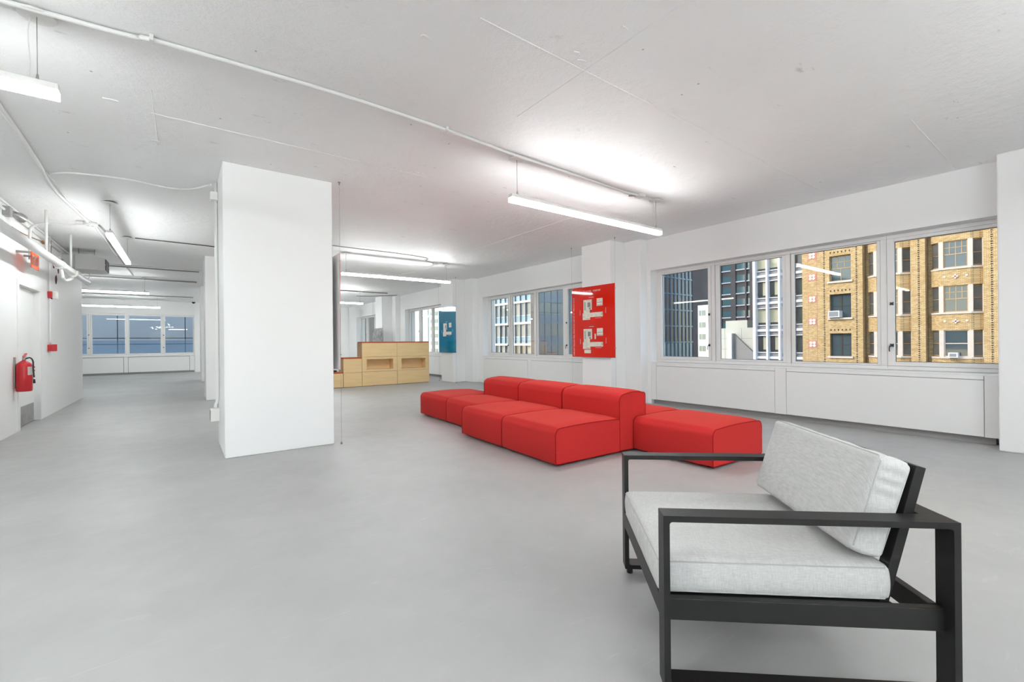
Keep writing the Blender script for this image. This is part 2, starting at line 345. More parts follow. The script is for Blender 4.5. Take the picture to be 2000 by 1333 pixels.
# core wall on the left with the door recess
mb = MB(); wall_grid(mb, 'x', -2.05, -1.955, 7.2, 14.93, 0, CEIL, [(9.62, 10.93, -1, 2.25)])
mb.box(-6.0, -2.06, 7.2, 14.93, 0, CEIL)
wl = struct(mb.build('wall_left', 'wall', None), 'white core wall with a door and fire alarm devices')
# free-standing columns and window-wall pilasters
COLS = [(0.365, 1.515, 5.778, 6.79), (0.42, 1.57, 12.135, 13.13), (0.51, 1.66, 18.47, 19.45)]
for k, c in enumerate(COLS):
    o = B('column', 'wall', None, *c, 0.0, CEIL, bevel=0.012)
    struct(o, ['big square white column in the middle of the room', 'white column behind the big one', 'farthest white column in the hall'][k])
for k, (a, b, c, d) in enumerate([(-0.54, 0.25, -0.9, 0.73), (5.91, 6.70, 5.53, 7.08), (12.33, 13.12, 11.85, 13.5), (18.50, 19.28, 18.1, 19.75)]):
    x1 = 7.2 if k == 0 else 7.28
    o = MB().box(6.84, x1 + 0.002, a, b, 0, CEIL).box(x1, 7.51, c, d, 0, CEIL).build('pilaster', 'wall', None, bevel=0.015)
    struct(o, ['white pier at the picture edge beside the nearest window', 'white pilaster behind the red hanging poster', 'white pilaster behind the blue hanging poster', 'farthest white pilaster'][k])
    if k == 0: tag(B('access_panel', 'wall', o, 7.194, 7.205, 0.2, 0.635, 0.17, 0.76))

# door in the core wall
d = struct(empty('door_1', (-2.0, 10.27, 0)), 'white door with steel kick plate in the core wall')
def DP(name, mat, *b, bevel=0.0): return MB().box(b[0] + 2.0, b[1] + 2.0, b[2] - 10.27, b[3] - 10.27, b[4], b[5]).build(name, mat, d, bevel=bevel)
DP('door_leaf', 'trim', -2.052, -2.032, 9.70, 10.895, 0.012, 2.19)
DP('kick_plate', 'steel', -2.034, -2.028, 9.74, 10.87, 0.02, 0.31)
DP('frame_head', 'trim', -2.05, -1.945, 9.60, 10.955, 2.19, 2.265, bevel=0.004)
DP('frame_jamb', 'trim', -2.05, -1.945, 10.895, 10.955, 0, 2.19, bevel=0.004)
DP('frame_jamb', 'trim', -2.05, -1.945, 9.60, 9.70, 0, 2.19, bevel=0.004)

# ------------------------------------------------------------------ windows
def cross_handle(parent, x, y, z, axis='x', lever=False):
    mb = MB()
    for k in range(4):
        a = math.pi / 4 + k * math.pi / 2
        if axis == 'x': mb.tube([(x, y, z), (x - 0.012, y + math.cos(a) * 0.022, z + math.sin(a) * 0.022)], [0.007, 0.009], 6)
        else: mb.tube([(x, y, z), (x + math.cos(a) * 0.022, y - 0.012, z + math.sin(a) * 0.022)], [0.007, 0.009], 6)
    if axis == 'x': mb.tube([(x + 0.02, y, z), (x - 0.02, y, z)], 0.011, 8)
    if lever and axis == 'x': mb.tube(smooth_path([(x - 0.01, y, z), (x - 0.02, y + 0.02, z - 0.01), (x - 0.02, y + 0.028, z - 0.05), (x - 0.015, y + 0.026, z - 0.085)], 4), 0.006, 6)
    return mb.build('window_handle', 'metal_dark', parent)
def window_x(n, y0, y1, label):
    """strip window in the right wall: casement, fixed, fixed, casement"""
    wdw = struct(empty('window_%d' % n, (7.7, (y0 + y1) / 2, 0.83)), label)
    k = (y1 - y0) / 4.72
    F = lambda v: y0 + (v - 0.73) * k
    z0, z1 = 0.83, 2.65; X0, X1 = 7.70, 7.80
    def bb(mb, a, b, c, d_, e, f): return mb.box(a - 7.7, b - 7.7, c - (y0 + y1) / 2, d_ - (y0 + y1) / 2, e - 0.83, f - 0.83)
    mb = MB()
    bb(mb, X0, X1, y0, y1, z0, z0 + 0.05); bb(mb, X0, X1, y0, y1, z1 - 0.05, z1)
    bb(mb, X0, X1, y0, y0 + 0.03, z0 + .05, z1 - .05); bb(mb, X0, X1, y1 - 0.045, y1, z0 + .05, z1 - .05)
    mul = [F(4.262), F(3.028), F(1.835)]
    for q in mul: bb(mb, X0, X1, q - 0.035, q + 0.035, z0 + .05, z1 - .05)
    mb.build('frame', 'frame', wdw, bevel=0.004)
    # slim dark joints where the frame sections meet
    for q in mul:
        mj = MB(); bb(mj, X0 - 0.0015, X0 + 0.002, q - 0.0365, q - 0.0335, z0 + .02, z1 - 0.012); mj.build('frame_joint', 'kick', wdw)
    edges = [y0 + 0.03, mul[2], mul[1], mul[0], y1 - 0.045]
    panes = [(F(0.776), F(1.722), .938, 2.554), (F(1.913), F(2.938), .905, 2.578), (F(3.118), F(4.148), .913, 2.577), (F(4.355), F(5.33), .938, 2.564)]
    for i, (a, b, c, e) in enumerate(panes):
        lo = edges[i] + (0.035 if i else 0); hi = edges[i + 1] - (0.035 if i < 3 else 0)
        cas = i in (0, 3)
        f0 = X0 - (0.012 if cas else -0.012)
        mb = MB()
        bb(mb, f0, X0 + 0.06, lo + 0.003, a, z0 + .053, z1 - .053); bb(mb, f0, X0 + 0.06, b, hi - 0.003, z0 + .053, z1 - .053)
        bb(mb, f0, X0 + 0.06, a, b, z0 + .053, c); bb(mb, f0, X0 + 0.06, a, b, e, z1 - .053)
        sash = mb.build('casement_sash' if cas else 'fixed_sash', 'frame', wdw, bevel=0.004)
        g = MB(); bb(g, 7.742, 7.748, a - 0.004, b + 0.004, c - 0.004, e + 0.004); g.build('pane', 'glass', sash)
        gk = MB(); t = 0.006
        for q in ((a, b, c, c + t), (a, b, e - t, e), (a, a + t, c + t, e - t), (b - t, b, c + t, e - t)): bb(gk, 7.734, 7.742, *q)
        gk.build('glazing_gasket', 'joint', sash)
        if cas:
            yy = (b + 0.025 if i == 0 else a - 0.025)
            for zz, lv in ((1.72, False), (1.16, True)):
                cross_handle(sash, f0 - 7.7 - 0.004, yy - (y0 + y1) / 2, zz - 0.83, lever=lv)
    return wdw
for n, (a, b) in enumerate(WIN):
    window_x(n + 1, a, b, ['white four-light strip window nearest the grey armchair', 'white strip window behind the red poster', 'white strip window behind the blue poster', 'farthest white strip window on the long wall'][n])
# unseen strip window added behind the photographer for fill daylight
for n, (a, b) in enumerate(ADDED_BACKWIN):
    wdw = struct(empty('window_%d' % (6 + n), (a, -4.4, 0.83)), 'white strip window added behind the photographer for fill daylight'); q = 4
    mb = MB(); mb.box(0, b - a, -0.05, 0.05, 0, 0.08); mb.box(0, b - a, -0.05, 0.05, 1.74, 1.82)
    for k in range(q + 1): mb.box(max(0, (b - a) * k / q - 0.05), min(b - a, (b - a) * k / q + 0.05), -0.05, 0.05, 0.08, 1.74)
    mb.build('frame', 'frame', wdw)
    for k in range(q): MB().box((b - a) * k / q + 0.04, (b - a) * (k + 1) / q - 0.04, -0.003, 0.003, 0.07, 1.75).build('pane', 'glass', wdw)
# far hall window
fw = struct(empty('window_5', (-2.0, 25.5, 0.8)), 'white strip window closing the end of the hall')
mb = MB(); oy = 25.5
def fb(mb, x0, x1, y0, y1, z0, z1): return mb.box(x0 + 2.0, x1 + 2.0, y0 - oy, y1 - oy, z0 - 0.8, z1 - 0.8)
fpanes = [(-4.3, -3.2), (-3.03, -1.995), (-1.85, -0.78), (-0.62, 0.40)]
fb(mb, -4.5, 0.46, 25.47, 25.57, 0.80, 0.86); fb(mb, -4.5, 0.46, 25.47, 25.57, 2.6, 2.65)
for q in (-4.48, -3.115, -1.92, -0.70, 0.445): fb(mb, q - 0.03, q + 0.03, 25.47, 25.57, 0.86, 2.6)
mb.build('frame', 'frame', fw, bevel=0.004)
qs = [-4.48, -3.115, -1.92, -0.70, 0.445]
for i, (a, b) in enumerate(fpanes):
    mb = MB(); lo, hi = qs[i] + 0.033, qs[i + 1] - 0.033
    for q in ((lo, a, 0.863, 2.597), (b, hi, 0.863, 2.597), (a, b, 0.863, 0.915), (a, b, 2.56, 2.597)):
        if q[1] > q[0]: fb(mb, q[0], q[1], 25.46, 25.53, q[2], q[3])
    sash = mb.build('sash', 'frame', fw)
    g = MB(); fb(g, a - .004, b + .004, 25.51, 25.516, 0.911, 2.564); g.build('pane', 'glass', sash)
    g = MB(); fb(g, a + .01, b - .01, 25.500, 25.503, 0.92, 1.48); g.build('protective_film', 'film', sash)
for x in (-3.14, -0.68):
    for z in (1.72, 1.16): cross_handle(fw, x + 2.0, 25.455 - oy, z - 0.8, axis='y')

# ------------------------------------------------------------------ convector covers under the windows
def cover(y0, y1, name_label, xf=7.5):
    t = tag(empty('convector_cover', (xf, (y0 + y1) / 2, 0)), name_label, 'radiator cover', 'convector covers under the windows')
    c = (y0 + y1) / 2; k = (y1 - y0) / 4.72
    def bb(name, mat, a, b, y_0, y_1, e, f, bev=0.0): return MB().box(a - xf, b - xf, y_0 - c, y_1 - c, e, f).build(name, mat, t, bevel=bev)
    bb('body', 'cover', 7.515, 7.70, y0 + 0.004, y1 - 0.004, 0.088, 0.80)
    bb('sill', 'cover', 7.495, 7.72, y0 + 0.002, y1 - 0.002, 0.803, 0.828, 0.004)
    F = lambda v: y0 + (v - 0.73) * k
    p = [(F(0.878), F(2.985)), (F(3.155), F(5.33))]
    # fixed stiles
    bb('stile', 'cover', 7.50, 7.516, y0 + 0.004, p[0][0] - 0.005, 0.088, 0.803)
    bb('stile', 'cover', 7.50, 7.516, p[0][1] + 0.005, p[1][0] - 0.005, 0.088, 0.803)
    bb('stile', 'cover', 7.50, 7.516, p[1][1] + 0.005, y1 - 0.004, 0.088, 0.803)
    for a, b in p:
        bb('front_panel', 'cover', 7.4985, 7.514, a, b, 0.090, 0.752, 0.002)
        bb('top_rail', 'cover', 7.50, 7.516, a, b, 0.758, 0.803, 0.002)
        bb('shadow_gap', 'joint', 7.510, 7.5165, a - 0.006, b + 0.006, 0.088, 0.803)
    bb('plinth', 'kick', 7.58, 7.70, y0 + 0.06, y1 - 0.01, 0.0, 0.088)
    return t
for (a, b), lab in zip(WIN, ['long white convector cover under the nearest window beside the armchair', 'white convector cover under the window behind the red poster', 'white convector cover under the window behind the blue poster', 'farthest white convector cover on the long window wall']):
    cover(a, b, lab)
t = tag(empty('convector_cover', (-2.0, 25.43, 0)), 'white convector cover under the window at the end of the hall', 'radiator cover', 'convector covers under the windows')
def hb(name, mat, a, b, c, e, f, g): return MB().box(a + 2.0, b + 2.0, c - 25.43, e - 25.43, f, g).build(name, mat, t)
hb('body', 'cover', -4.49, 0.45, 25.44, 25.55, 0.09, 0.775); hb('sill', 'cover', -4.49, 0.45, 25.42, 25.56, 0.778, 0.80)
for a, b in ((-4.4, -2.05), (-1.89, 0.26)): hb('shadow_gap', 'joint', a - .012, b + .012, 25.436, 25.441, 0.09, 0.762); hb('front_panel', 'cover', a, b, 25.428, 25.440, 0.092, 0.75)
for a, b in ((-4.49, -4.41), (-2.035, -1.905), (0.275, 0.45)): hb('stile', 'cover', a, b, 25.43, 25.441, 0.09, 0.775)
hb('plinth', 'kick', -4.4, 0.44, 25.48, 25.55, 0, 0.09)

# ------------------------------------------------------------------ pendant lights
def lamp_mat(side, k):
    nm = 'lit opal %s at %d percent' % ('side strip' if side else 'lens', round(k * 100))
    if nm not in M: M[nm] = mat_emit(nm, (0.955, 1.0, 1.0), (LAMP_SIDE if side else LAMP_DOWN) * k)
    return nm
def pendant(cx, cy, along, label, k=1.0, dark=False, cord=True):
    """2.67 m linear pendant, underside at z 2.77"""
    t = tag(empty('pendant_light', (cx, cy, 2.77), 0 if along == 'x' else math.pi / 2), label, 'pendant lamp', 'linear pendant lights')
    L = 1.335; s = 0.034
    mb = MB(); mb.box(-L, L, -s, s, 0.048, 0.085); mb.box(-L - 0.004, -L, -s, s, 0.048, 0.085); mb.box(L, L + 0.004, -s, s, 0.048, 0.085)
    mb.build('housing', 'white_plastic', t, bevel=0.002)
    MB().box(-L - 0.003, L + 0.003, -s - 0.001, s + 0.001, 0.003, 0.047).build('side_diffuser', lamp_mat(True, k), t)
    MB().box(-L + 0.002, L - 0.002, -s + 0.003, s - 0.003, 0.0, 0.003).build('bottom_lens', lamp_mat(False, k), t)
    for q in (-1.245, 1.245):
        MB().tube([(q, 0, 0.125), (q, 0, 0.47)], 0.0022, 6).build('suspension_cable', 'steel', t)
        MB().tube([(q, 0, 0.085), (q, 0, 0.125)], [0.009, 0.005], 8).build('cable_gripper', 'steel', t)
        c = MB(); c.tube([(q, 0, 0.472), (q, 0, 0.478), (q, 0, 0.482)], [0.085, 0.09, 0.09], 28)
        can = c.build('canopy', 'white_plastic', t)
        MB().tube([(q, 0, 0.482), (q, 0, 0.50)], 0.062, 24).build('canopy_collar', 'grey_metal' if dark else 'white_plastic', can)
    if cord: MB().tube(smooth_path([(1.215, 0.01, 0.47), (1.205, 0.01, 0.36), (1.212, 0.01, 0.22), (1.208, 0.01, 0.085)], 5), 0.003, 6).build('power_cord', 'white_plastic', t)
    return t
pendant(-1.935, 3.85, 'x', 'linear pendant light cut by the upper left picture edge', 0.6)
pendant(4.195, 3.85, 'x', 'large linear pendant light hanging above the red sofa', 0.75)
pendant(4.165, 10.06, 'x', 'linear pendant light hanging just in front of the plywood steps', 0.9)
pendant(4.265, 17.2, 'x', 'short-looking far pendant light beside the big column', 1.0)
pendant(-0.80, 9.585, 'y', 'pendant light running along the hall with dark round canopies', 0.6, dark=True)
pendant(-2.125, 16.96, 'x', 'upper of the two pendant lights across the hall end', 0.55)
pendant(-2.055, 23.14, 'x', 'lower of the two pendant lights, just above the hall window', 0.55)
pendant(4.265, 23.3, 'x', 'pendant light hidden behind the column at the far end')
for x, y, l in ((3.8, -1.25, 'added unseen pendant light behind the armchair'), (0.3, -2.9, 'added unseen pendant light behind the photographer'), (-2.7, 1.2, 'added unseen pendant light at the core side of the photographer'), (-3.2, -1.9, 'added unseen pendant light in the corner behind the photographer')): pendant(x, y, 'x', l, 1.3 if y > 0 else 1.25)  # out-of-view pendants added as fill light for the foreground
# ring pendant behind the big column (its reflection shows in the blue poster)
rg = tag(empty('ring_pendant', (2.86, 19.8, 2.93)), 'white ring pendant mirrored in the blue poster', 'pendant lamp')
def torus(mb, R0, r_, z0, n=48):
    mb.tube([(math.cos(2 * math.pi * k / n) * R0, math.sin(2 * math.pi * k / n) * R0, z0) for k in range(n + 1)], r_, 8, cap=False); return mb
torus(MB(), 0.75, 0.03, 0.035).build('ring_housing', 'white_plastic', rg); MB().tube([(math.cos(2 * math.pi * k / 20) * 0.75, math.sin(2 * math.pi * k / 20) * 0.75, 0.0) for k in range(21)], 0.028, 4, cap=False).build('ring_diffuser', 'diffuser_side', rg)
for k in range(3): MB().tube([(math.cos(k * 2.094) * 0.75, math.sin(k * 2.094) * 0.75, 0.06), (0, 0, 0.34)], 0.002, 5).build('suspension_cable', 'steel', rg)

# ------------------------------------------------------------------ modular sofa
SOFA_O = Vector((2.955, 3.27, 0)); SOFA_R = R(-1.8)
def profile(w_, h, z0, r_front, r_back, crown):
    """closed outline in (u, z): front is u=0"""
    pts = [(0.012, z0), (0.0, z0 + 0.012)]
    n = 9
    for k in range(n + 1):
        a = math.pi - k / n * math.pi / 2
        pts.append((r_front + math.cos(a) * r_front, h - r_front + math.sin(a) * r_front))
    for k in range(1, 8):
        q = k / 8; u = r_front + (w_ - r_front - r_back) * q; pts.append((u, h + crown * math.sin(math.pi * q)))
    for k in range(n + 1):
        a = math.pi / 2 - k / n * math.pi / 2
        pts.append((w_ - r_back + math.cos(a) * r_back, h - r_back + math.sin(a) * r_back))
    pts += [(w_, z0 + 0.012), (w_ - 0.012, z0)]
    return pts
def cushion(name, parent, u0, v0, v1, w_, h, z0, rf, rb, crown):
    prof = profile(w_, h, z0, rf, rb, crown); n = len(prof); NV = 14; mb = MB(); vs_ = []
    for j in range(NV + 1):
        q = j / NV; e = 0.012 * (1 - abs(2 * q - 1) ** 8); v = v0 + (v1 - v0) * q
        for (u, z) in prof:
            cu, cz = w_ / 2, (h + z0) / 2
            top = max(0.0, (z - cz) / (h - cz))
            vs_.append((u0 + u - (e if u < w_ * 0.1 else 0), v, z + (e * 1.6 * top if u > w_ * 0.03 else 0)))
    fs = []
    for j in range(NV):
        for i in range(n): fs.append((j * n + i, (j + 1) * n + i, (j + 1) * n + (i + 1) % n, j * n + (i + 1) % n))
    mb.add(vs_, [f[::-1] for f in fs], True)
    mb.add([vs_[i] for i in range(n)], [tuple(range(n))], False); mb.add([vs_[NV * n + i] for i in range(n)], [tuple(range(n))[::-1]], False)
    o = mb.build(name, 'sofa', parent)
    bm = bmesh.new(); bm.from_mesh(o.data); bmesh.ops.recalc_face_normals(bm, faces=bm.faces); bm.to_mesh(o.data); bm.free()
    for vv in (v0 + 0.002, v1 - 0.002):
        path = [(u0 + u, vv, z) for (u, z) in prof]
        MB().tube(path + [path[0]], 0.0055, 6, cap=False).build('piping', 'piping', o)
    return o
def sofa_module(label, u0, v0, v1, seat_w, back, group='modular sofa units', cat='sofa', name='sofa_module'):
    cu, cv = u0 + seat_w / 2, (v0 + v1) / 2
    base = SOFA_O + Vector((math.cos(SOFA_R) * cu - math.sin(SOFA_R) * cv, math.sin(SOFA_R) * cu + math.cos(SOFA_R) * cv, 0))
    t = tag(empty(name, base, SOFA_R), label, cat, group)
    cushion('seat', t, u0 - cu, v0 - cv, v1 - cv, seat_w, 0.385, 0.03, 0.07, 0.03 if back else 0.07, 0.012)
    if back: cushion('backrest', t, u0 - cu + seat_w + 0.003, v0 - cv + 0.004, v1 - cv - 0.004, 0.44, 0.655, 0.03, 0.085, 0.035, 0.018)
    ext = seat_w + (0.44 if back else 0)
    for a in (0.1, ext - 0.1):
        for b in (0.1, v1 - v0 - 0.1):
            MB().tube([(u0 - cu + a, v0 - cv + b, 0.0), (u0 - cu + a, v0 - cv + b, 0.035)], 0.025, 10).build('foot', 'black', t)
    return t
sofa_module('red sofa unit with backrest at the near end, next to the armchair', 0.0, 0.0, 0.965, 0.93, True)
sofa_module('red sofa unit with backrest in the middle of the row', 0.0, 0.97, 1.935, 0.93, True)
sofa_module('red sofa unit with backrest set slightly back behind the middle one', 0.25, 1.94, 2.91, 0.685, True)
sofa_module('red backless sofa unit at the far end of the row', 0.25, 2.915, 3.90, 0.96, False, cat='ottoman')
sofa_module('red backless ottoman nearest the convector cover, behind the armchair arm', 1.15, -0.965, -0.005, 0.93, False, cat='ottoman')
sofa_module('red backless unit mostly hidden behind the near backrest', 1.385, 0.0, 0.965, 0.69, False, cat='ottoman')

# ------------------------------------------------------------------ armchair
CH = empty('lounge_armchair', (1.337, 0.928, 0), 0)
tag(CH, 'grey linen lounge armchair with a black metal frame', 'armchair')
th = R(48.4)   # local a runs across (near arm to far arm), b from front to rear
CH.matrix_world = Matrix(((math.cos(th), math.sin(th), 0, 1.337), (math.sin(th), -math.cos(th), 0, 0.928), (0, 0, -1, 0), (0, 0, 0, 1)))
CH.matrix_world = Matrix.Translation((1.337, 0.928, 0)) @ Matrix.Rotation(th, 4, 'Z')
# in this frame: x = a (width), y = -b (depth)
def cb(mb, a0, a1, b0, b1, z0, z1): return mb.box(a0, a1, -b1, -b0, z0, z1)
W_, D_, HA, BW, T = 0.90, 0.955, 0.641, 0.074, 0.0215
def ringprism(mb, a0, a1, outer, inner):
    """frame between two outlines in (b,z), extruded a0..a1"""
    n = len(outer); vv = []
    for a in (a0, a1):
        for o in (outer, inner): vv += [(a, -p[0], p[1]) for p in o]
    fs = []
    for i in range(n):
        j = (i + 1) % n
        fs.append((i, j, n + j, n + i)); fs.append((2 * n + j, 2 * n + i, 3 * n + i, 3 * n + j))
        fs.append((j, i, 2 * n + i, 2 * n + j)); fs.append((n + i, n + j, 3 * n + j, 3 * n + i))
    return mb.add(vv, fs)
def rrect(b0, b1, z0, z1, r, n=4):
    pts = []
    for (cx, cz, a0) in ((b1 - r, z1 - r, 0), (b0 + r, z1 - r, 90), (b0 + r, z0 + r, 180), (b1 - r, z0 + r, 270)):
        for k in range(n + 1):
            a = R(a0 + 90 * k / n); pts.append((cx + math.cos(a) * r, cz + math.sin(a) * r))
    return pts
for a0, a1 in ((0.0, BW), (W_ - BW, W_)):
    mb = MB(); zb = 0.035
    ringprism(mb, a0, a1, rrect(0, D_, zb, HA, 0.002), rrect(T, D_ - T, zb + T, HA - T, 0.010))
    lp = mb.build('arm_loop', 'chair_metal', CH)
    bm = bmesh.new(); bm.from_mesh(lp.data); bmesh.ops.recalc_face_normals(bm, faces=bm.faces); bm.to_mesh(lp.data); bm.free()
    for b_ in (0.03, D_ - 0.03):
        MB().tube([((a0 + a1) / 2, -b_, 0.0), ((a0 + a1) / 2, -b_, zb + 0.002)], 0.016, 10).build('foot', 'black', lp)
def crail(name, *b, bevel=0.003):
    mb = MB(); cb(mb, *b); return mb.build(name, 'chair_metal', CH, bevel=bevel)
crail('side_rail', 0.036, 0.064, T - 0.002, D_ - T + 0.002, 0.258, 0.335); crail('side_rail', W_ - 0.064, W_ - 0.036, T - 0.002, D_ - T + 0.002, 0.258, 0.335)
crail('front_rail', BW - 0.002, W_ - BW + 0.002, 0.0, 0.028, 0.256, 0.333)
crail('rear_rail', 0.064, W_ - 0.064, D_ - 0.055, D_ - 0.024, 0.262, 0.338)
crail('top_rear_rail', BW - 0.002, W_ - BW + 0.002, D_ - BW, D_, HA - T, HA)
crail('seat_base', 0.060, W_ - 0.060, 0.02, D_ - 0.16, 0.312, 0.3265, bevel=0.0)
for k in range(4): crail('seat_slat', 0.064, W_ - 0.064, 0.10 + 0.17 * k, 0.17 + 0.17 * k, 0.29, 0.3115)
# leaning back frame
def lean(b, z): return 0.755 + (z - 0.32) * 0.262 + b
def bpost(name, a0, a1, z0, z1, th_=0.032):
    mb = MB(); poly = [(-(lean(0, z0)), z0), (-(lean(th_, z0)), z0), (-(lean(th_, z1)), z1 - 0.008), (-(lean(0, z1)), z1)]
    mb.prism(poly, a0, a1, 'x'); o = mb.build(name, 'chair_metal', CH, bevel=0.002); return o
bpost('back_post', 0.082, 0.130, 0.30, 0.805); bpost('back_post', W_ - 0.130, W_ - 0.082, 0.30, 0.805)
bpost('back_top_rail', 0.130, W_ - 0.130, 0.745, 0.805); bpost('back_slat', 0.130, W_ - 0.130, 0.60, 0.66, 0.02); bpost('back_slat', 0.130, W_ - 0.130, 0.47, 0.53, 0.02); bpost('back_bottom_rail', 0.130, W_ - 0.130, 0.30, 0.35)
def pillow(name, a0, a1, L, Tt, place, crown_t, crown_b, wr=0.0, seed=1):
    """upholstered cushion: local (a, l, t) with rounded edges; place maps (a,l,t) to chair space"""
    rnd = random.Random(seed); NA, NL, NT = 44, 40, 10; rad = 0.017; mb = MB(); A = a1 - a0
    idx = {}; vs_ = []
    def vert(i, j, k):
        key = (i, j, k)
        if key in idx: return idx[key]
        def cr(q): return q
        x, y, z = cr(i / NA) * A, cr(j / NL) * L, k / NT * Tt
        cx = min(max(x, rad), A - rad); cy = min(max(y, rad), L - rad); cz = min(max(z, rad), Tt - rad)
        d = Vector((x - cx, y - cy, z - cz))
        if d.length > 1e-9: d = d.normalized() * rad
        p = Vector((cx, cy, cz)) + d
        fx, fy, fz = 2 * p.x / A - 1, 2 * p.y / L - 1, 2 * p.z / Tt - 1
        puff = max(0, (1 - abs(fx) ** 2.6)) * max(0, (1 - abs(fy) ** 2.6))
        p.z += crown_t * puff * max(0, fz) - crown_b * puff * max(0, -fz)
        side = max(0, 1 - abs(fz) ** 2)
        p.x += math.copysign(0.007, fx) * side * (abs(fx) > 0.97); p.y += math.copysign(0.007, fy) * side * (abs(fy) > 0.97)
        if wr:
            if abs(fx) > 0.96: p.x += wr * side * (math.sin(p.y * 95 + 3 * math.sin(p.y * 23)) + 0.6 * math.sin(p.y * 41 + 1)) * math.copysign(1, fx)
            if abs(fy) > 0.96: p.y += wr * 0.6 * side * math.sin(p.x * 60 + 2 * math.sin(p.x * 17)) * math.copysign(1, fy)
            p.z += wr * 0.5 * puff * math.sin(p.x * 14 + 1.7 * math.sin(p.y * 11)) * (fz > 0)
        idx[key] = len(vs_); vs_.append(place(a0 + p.x, p.y, p.z)); return idx[key]
    fs = []
    for i in range(NA):
        for j in range(NL):
            fs.append((vert(i, j, 0), vert(i, j + 1, 0), vert(i + 1, j + 1, 0), vert(i + 1, j, 0))); fs.append((vert(i, j, NT), vert(i + 1, j, NT), vert(i + 1, j + 1, NT), vert(i, j + 1, NT)))
    for i in range(NA):
        for k in range(NT):
            fs.append((vert(i, 0, k), vert(i + 1, 0, k), vert(i + 1, 0, k + 1), vert(i, 0, k + 1))); fs.append((vert(i, NL, k), vert(i, NL, k + 1), vert(i + 1, NL, k + 1), vert(i + 1, NL, k)))
    for j in range(NL):
        for k in range(NT):
            fs.append((vert(0, j, k), vert(0, j, k + 1), vert(0, j + 1, k + 1), vert(0, j + 1, k))); fs.append((vert(NA, j, k), vert(NA, j + 1, k), vert(NA, j + 1, k + 1), vert(NA, j, k + 1)))
    mb.add(vs_, fs, True); o = mb.build(name, 'linen', CH)
    bm = bmesh.new(); bm.from_mesh(o.data); bmesh.ops.recalc_face_normals(bm, faces=bm.faces); bm.to_mesh(o.data); bm.free()
    # stitched seams round the top and bottom edges
    for zz in (0.011, Tt - 0.011):
        path = []; ins = -0.0012
        for (x, y) in ((rad, ins), (A - rad, ins), (A - ins, rad), (A - ins, L - rad), (A - rad, L - ins), (rad, L - ins), (ins, L - rad), (ins, rad), (rad, ins)):
            path.append(place(a0 + x, y, zz))
        MB().tube(path, 0.0028, 5, cap=False).build('seam', 'linen_seam', o)
    return o
pillow('seat_cushion', 0.080, W_ - 0.080, 0.785, 0.128, lambda a, l, t: (a, -(0.004 + l), 0.328 + t), 0.020, 0.0, wr=0.0028)
sa, ca = math.sin(R(17.5)), math.cos(R(17.5))
# back cushion: l runs up the lean, t from rear to front
pillow('back_cushion', 0.086, W_ - 0.086, 0.345, 0.118, lambda a, l, t: (a, -(0.772 + l * sa - t * ca), 0.474 + l * ca + t * sa), 0.020, 0.0, wr=0.0028, seed=3)

# ------------------------------------------------------------------ hanging posters
def hanging_poster(y0, y1, x, z0, z1, mat, label, group='hanging acrylic posters', down=True, face=-1):
    t = tag(empty('hanging_poster', (x, (y0 + y1) / 2, z0)), label, 'poster', group); c = (y0 + y1) / 2
    MB().box(-0.003 * 1, 0.003, y0 - c, y1 - c, 0, z1 - z0).build('panel', mat, t)
    MB().box(0.003 if face < 0 else -0.0055, 0.0055 if face < 0 else -0.003, y0 - c + 0.001, y1 - c - 0.001, 0.001, z1 - z0 - 0.001).build('backing', 'poster_back', t)
    for q in (y0 - c - 0.008, y1 - c + 0.008):
        MB().tube([(0, q, (-z0 + 0.03) if down else 0.0), (0, q, CEIL - z0 - 0.03)], 0.0016, 5).build('suspension_wire', 'steel', t)
        MB().tube([(0, q, CEIL - z0 - 0.034), (0, q, CEIL - z0 - 0.006), (0, q, CEIL - z0 - 0.005), (0, q, CEIL - z0)], [0.005, 0.006, 0.016, 0.018], 10).build('ceiling_anchor', 'grey_metal', t)
        if down: MB().tube([(0, q, -z0), (0, q, -z0 + 0.03)], 0.012, 10).build('floor_anchor', 'steel', t)
        for zz in (0.19, z1 - z0 - 0.10): MB().tube([(0, q - 0.012, zz), (0, q + 0.012, zz)], 0.008, 8).build('wire_clamp', 'steel', t)
    return t
PX = 6.772
pr_ = hanging_poster(5.741, 6.922, PX, 0.925, 2.387, 'poster_red', 'glossy red hanging poster with two floor plans')
C0 = (5.741 + 6.922) / 2
def on_poster(parent, name, mat, u0, u1, v0, v1, lift=0.0005, x0=-0.003):
    """u: 0..1 from the poster's picture-left edge (far, +y) to the near edge, v: 0..1 from top"""
    y = lambda u: 0.5905 - u * 1.181; z = lambda v: 1.462 * (1 - v)
    return MB().box(x0 - lift, x0, y(u1), y(u0), z(v1), z(v0)).build(name, mat, parent)
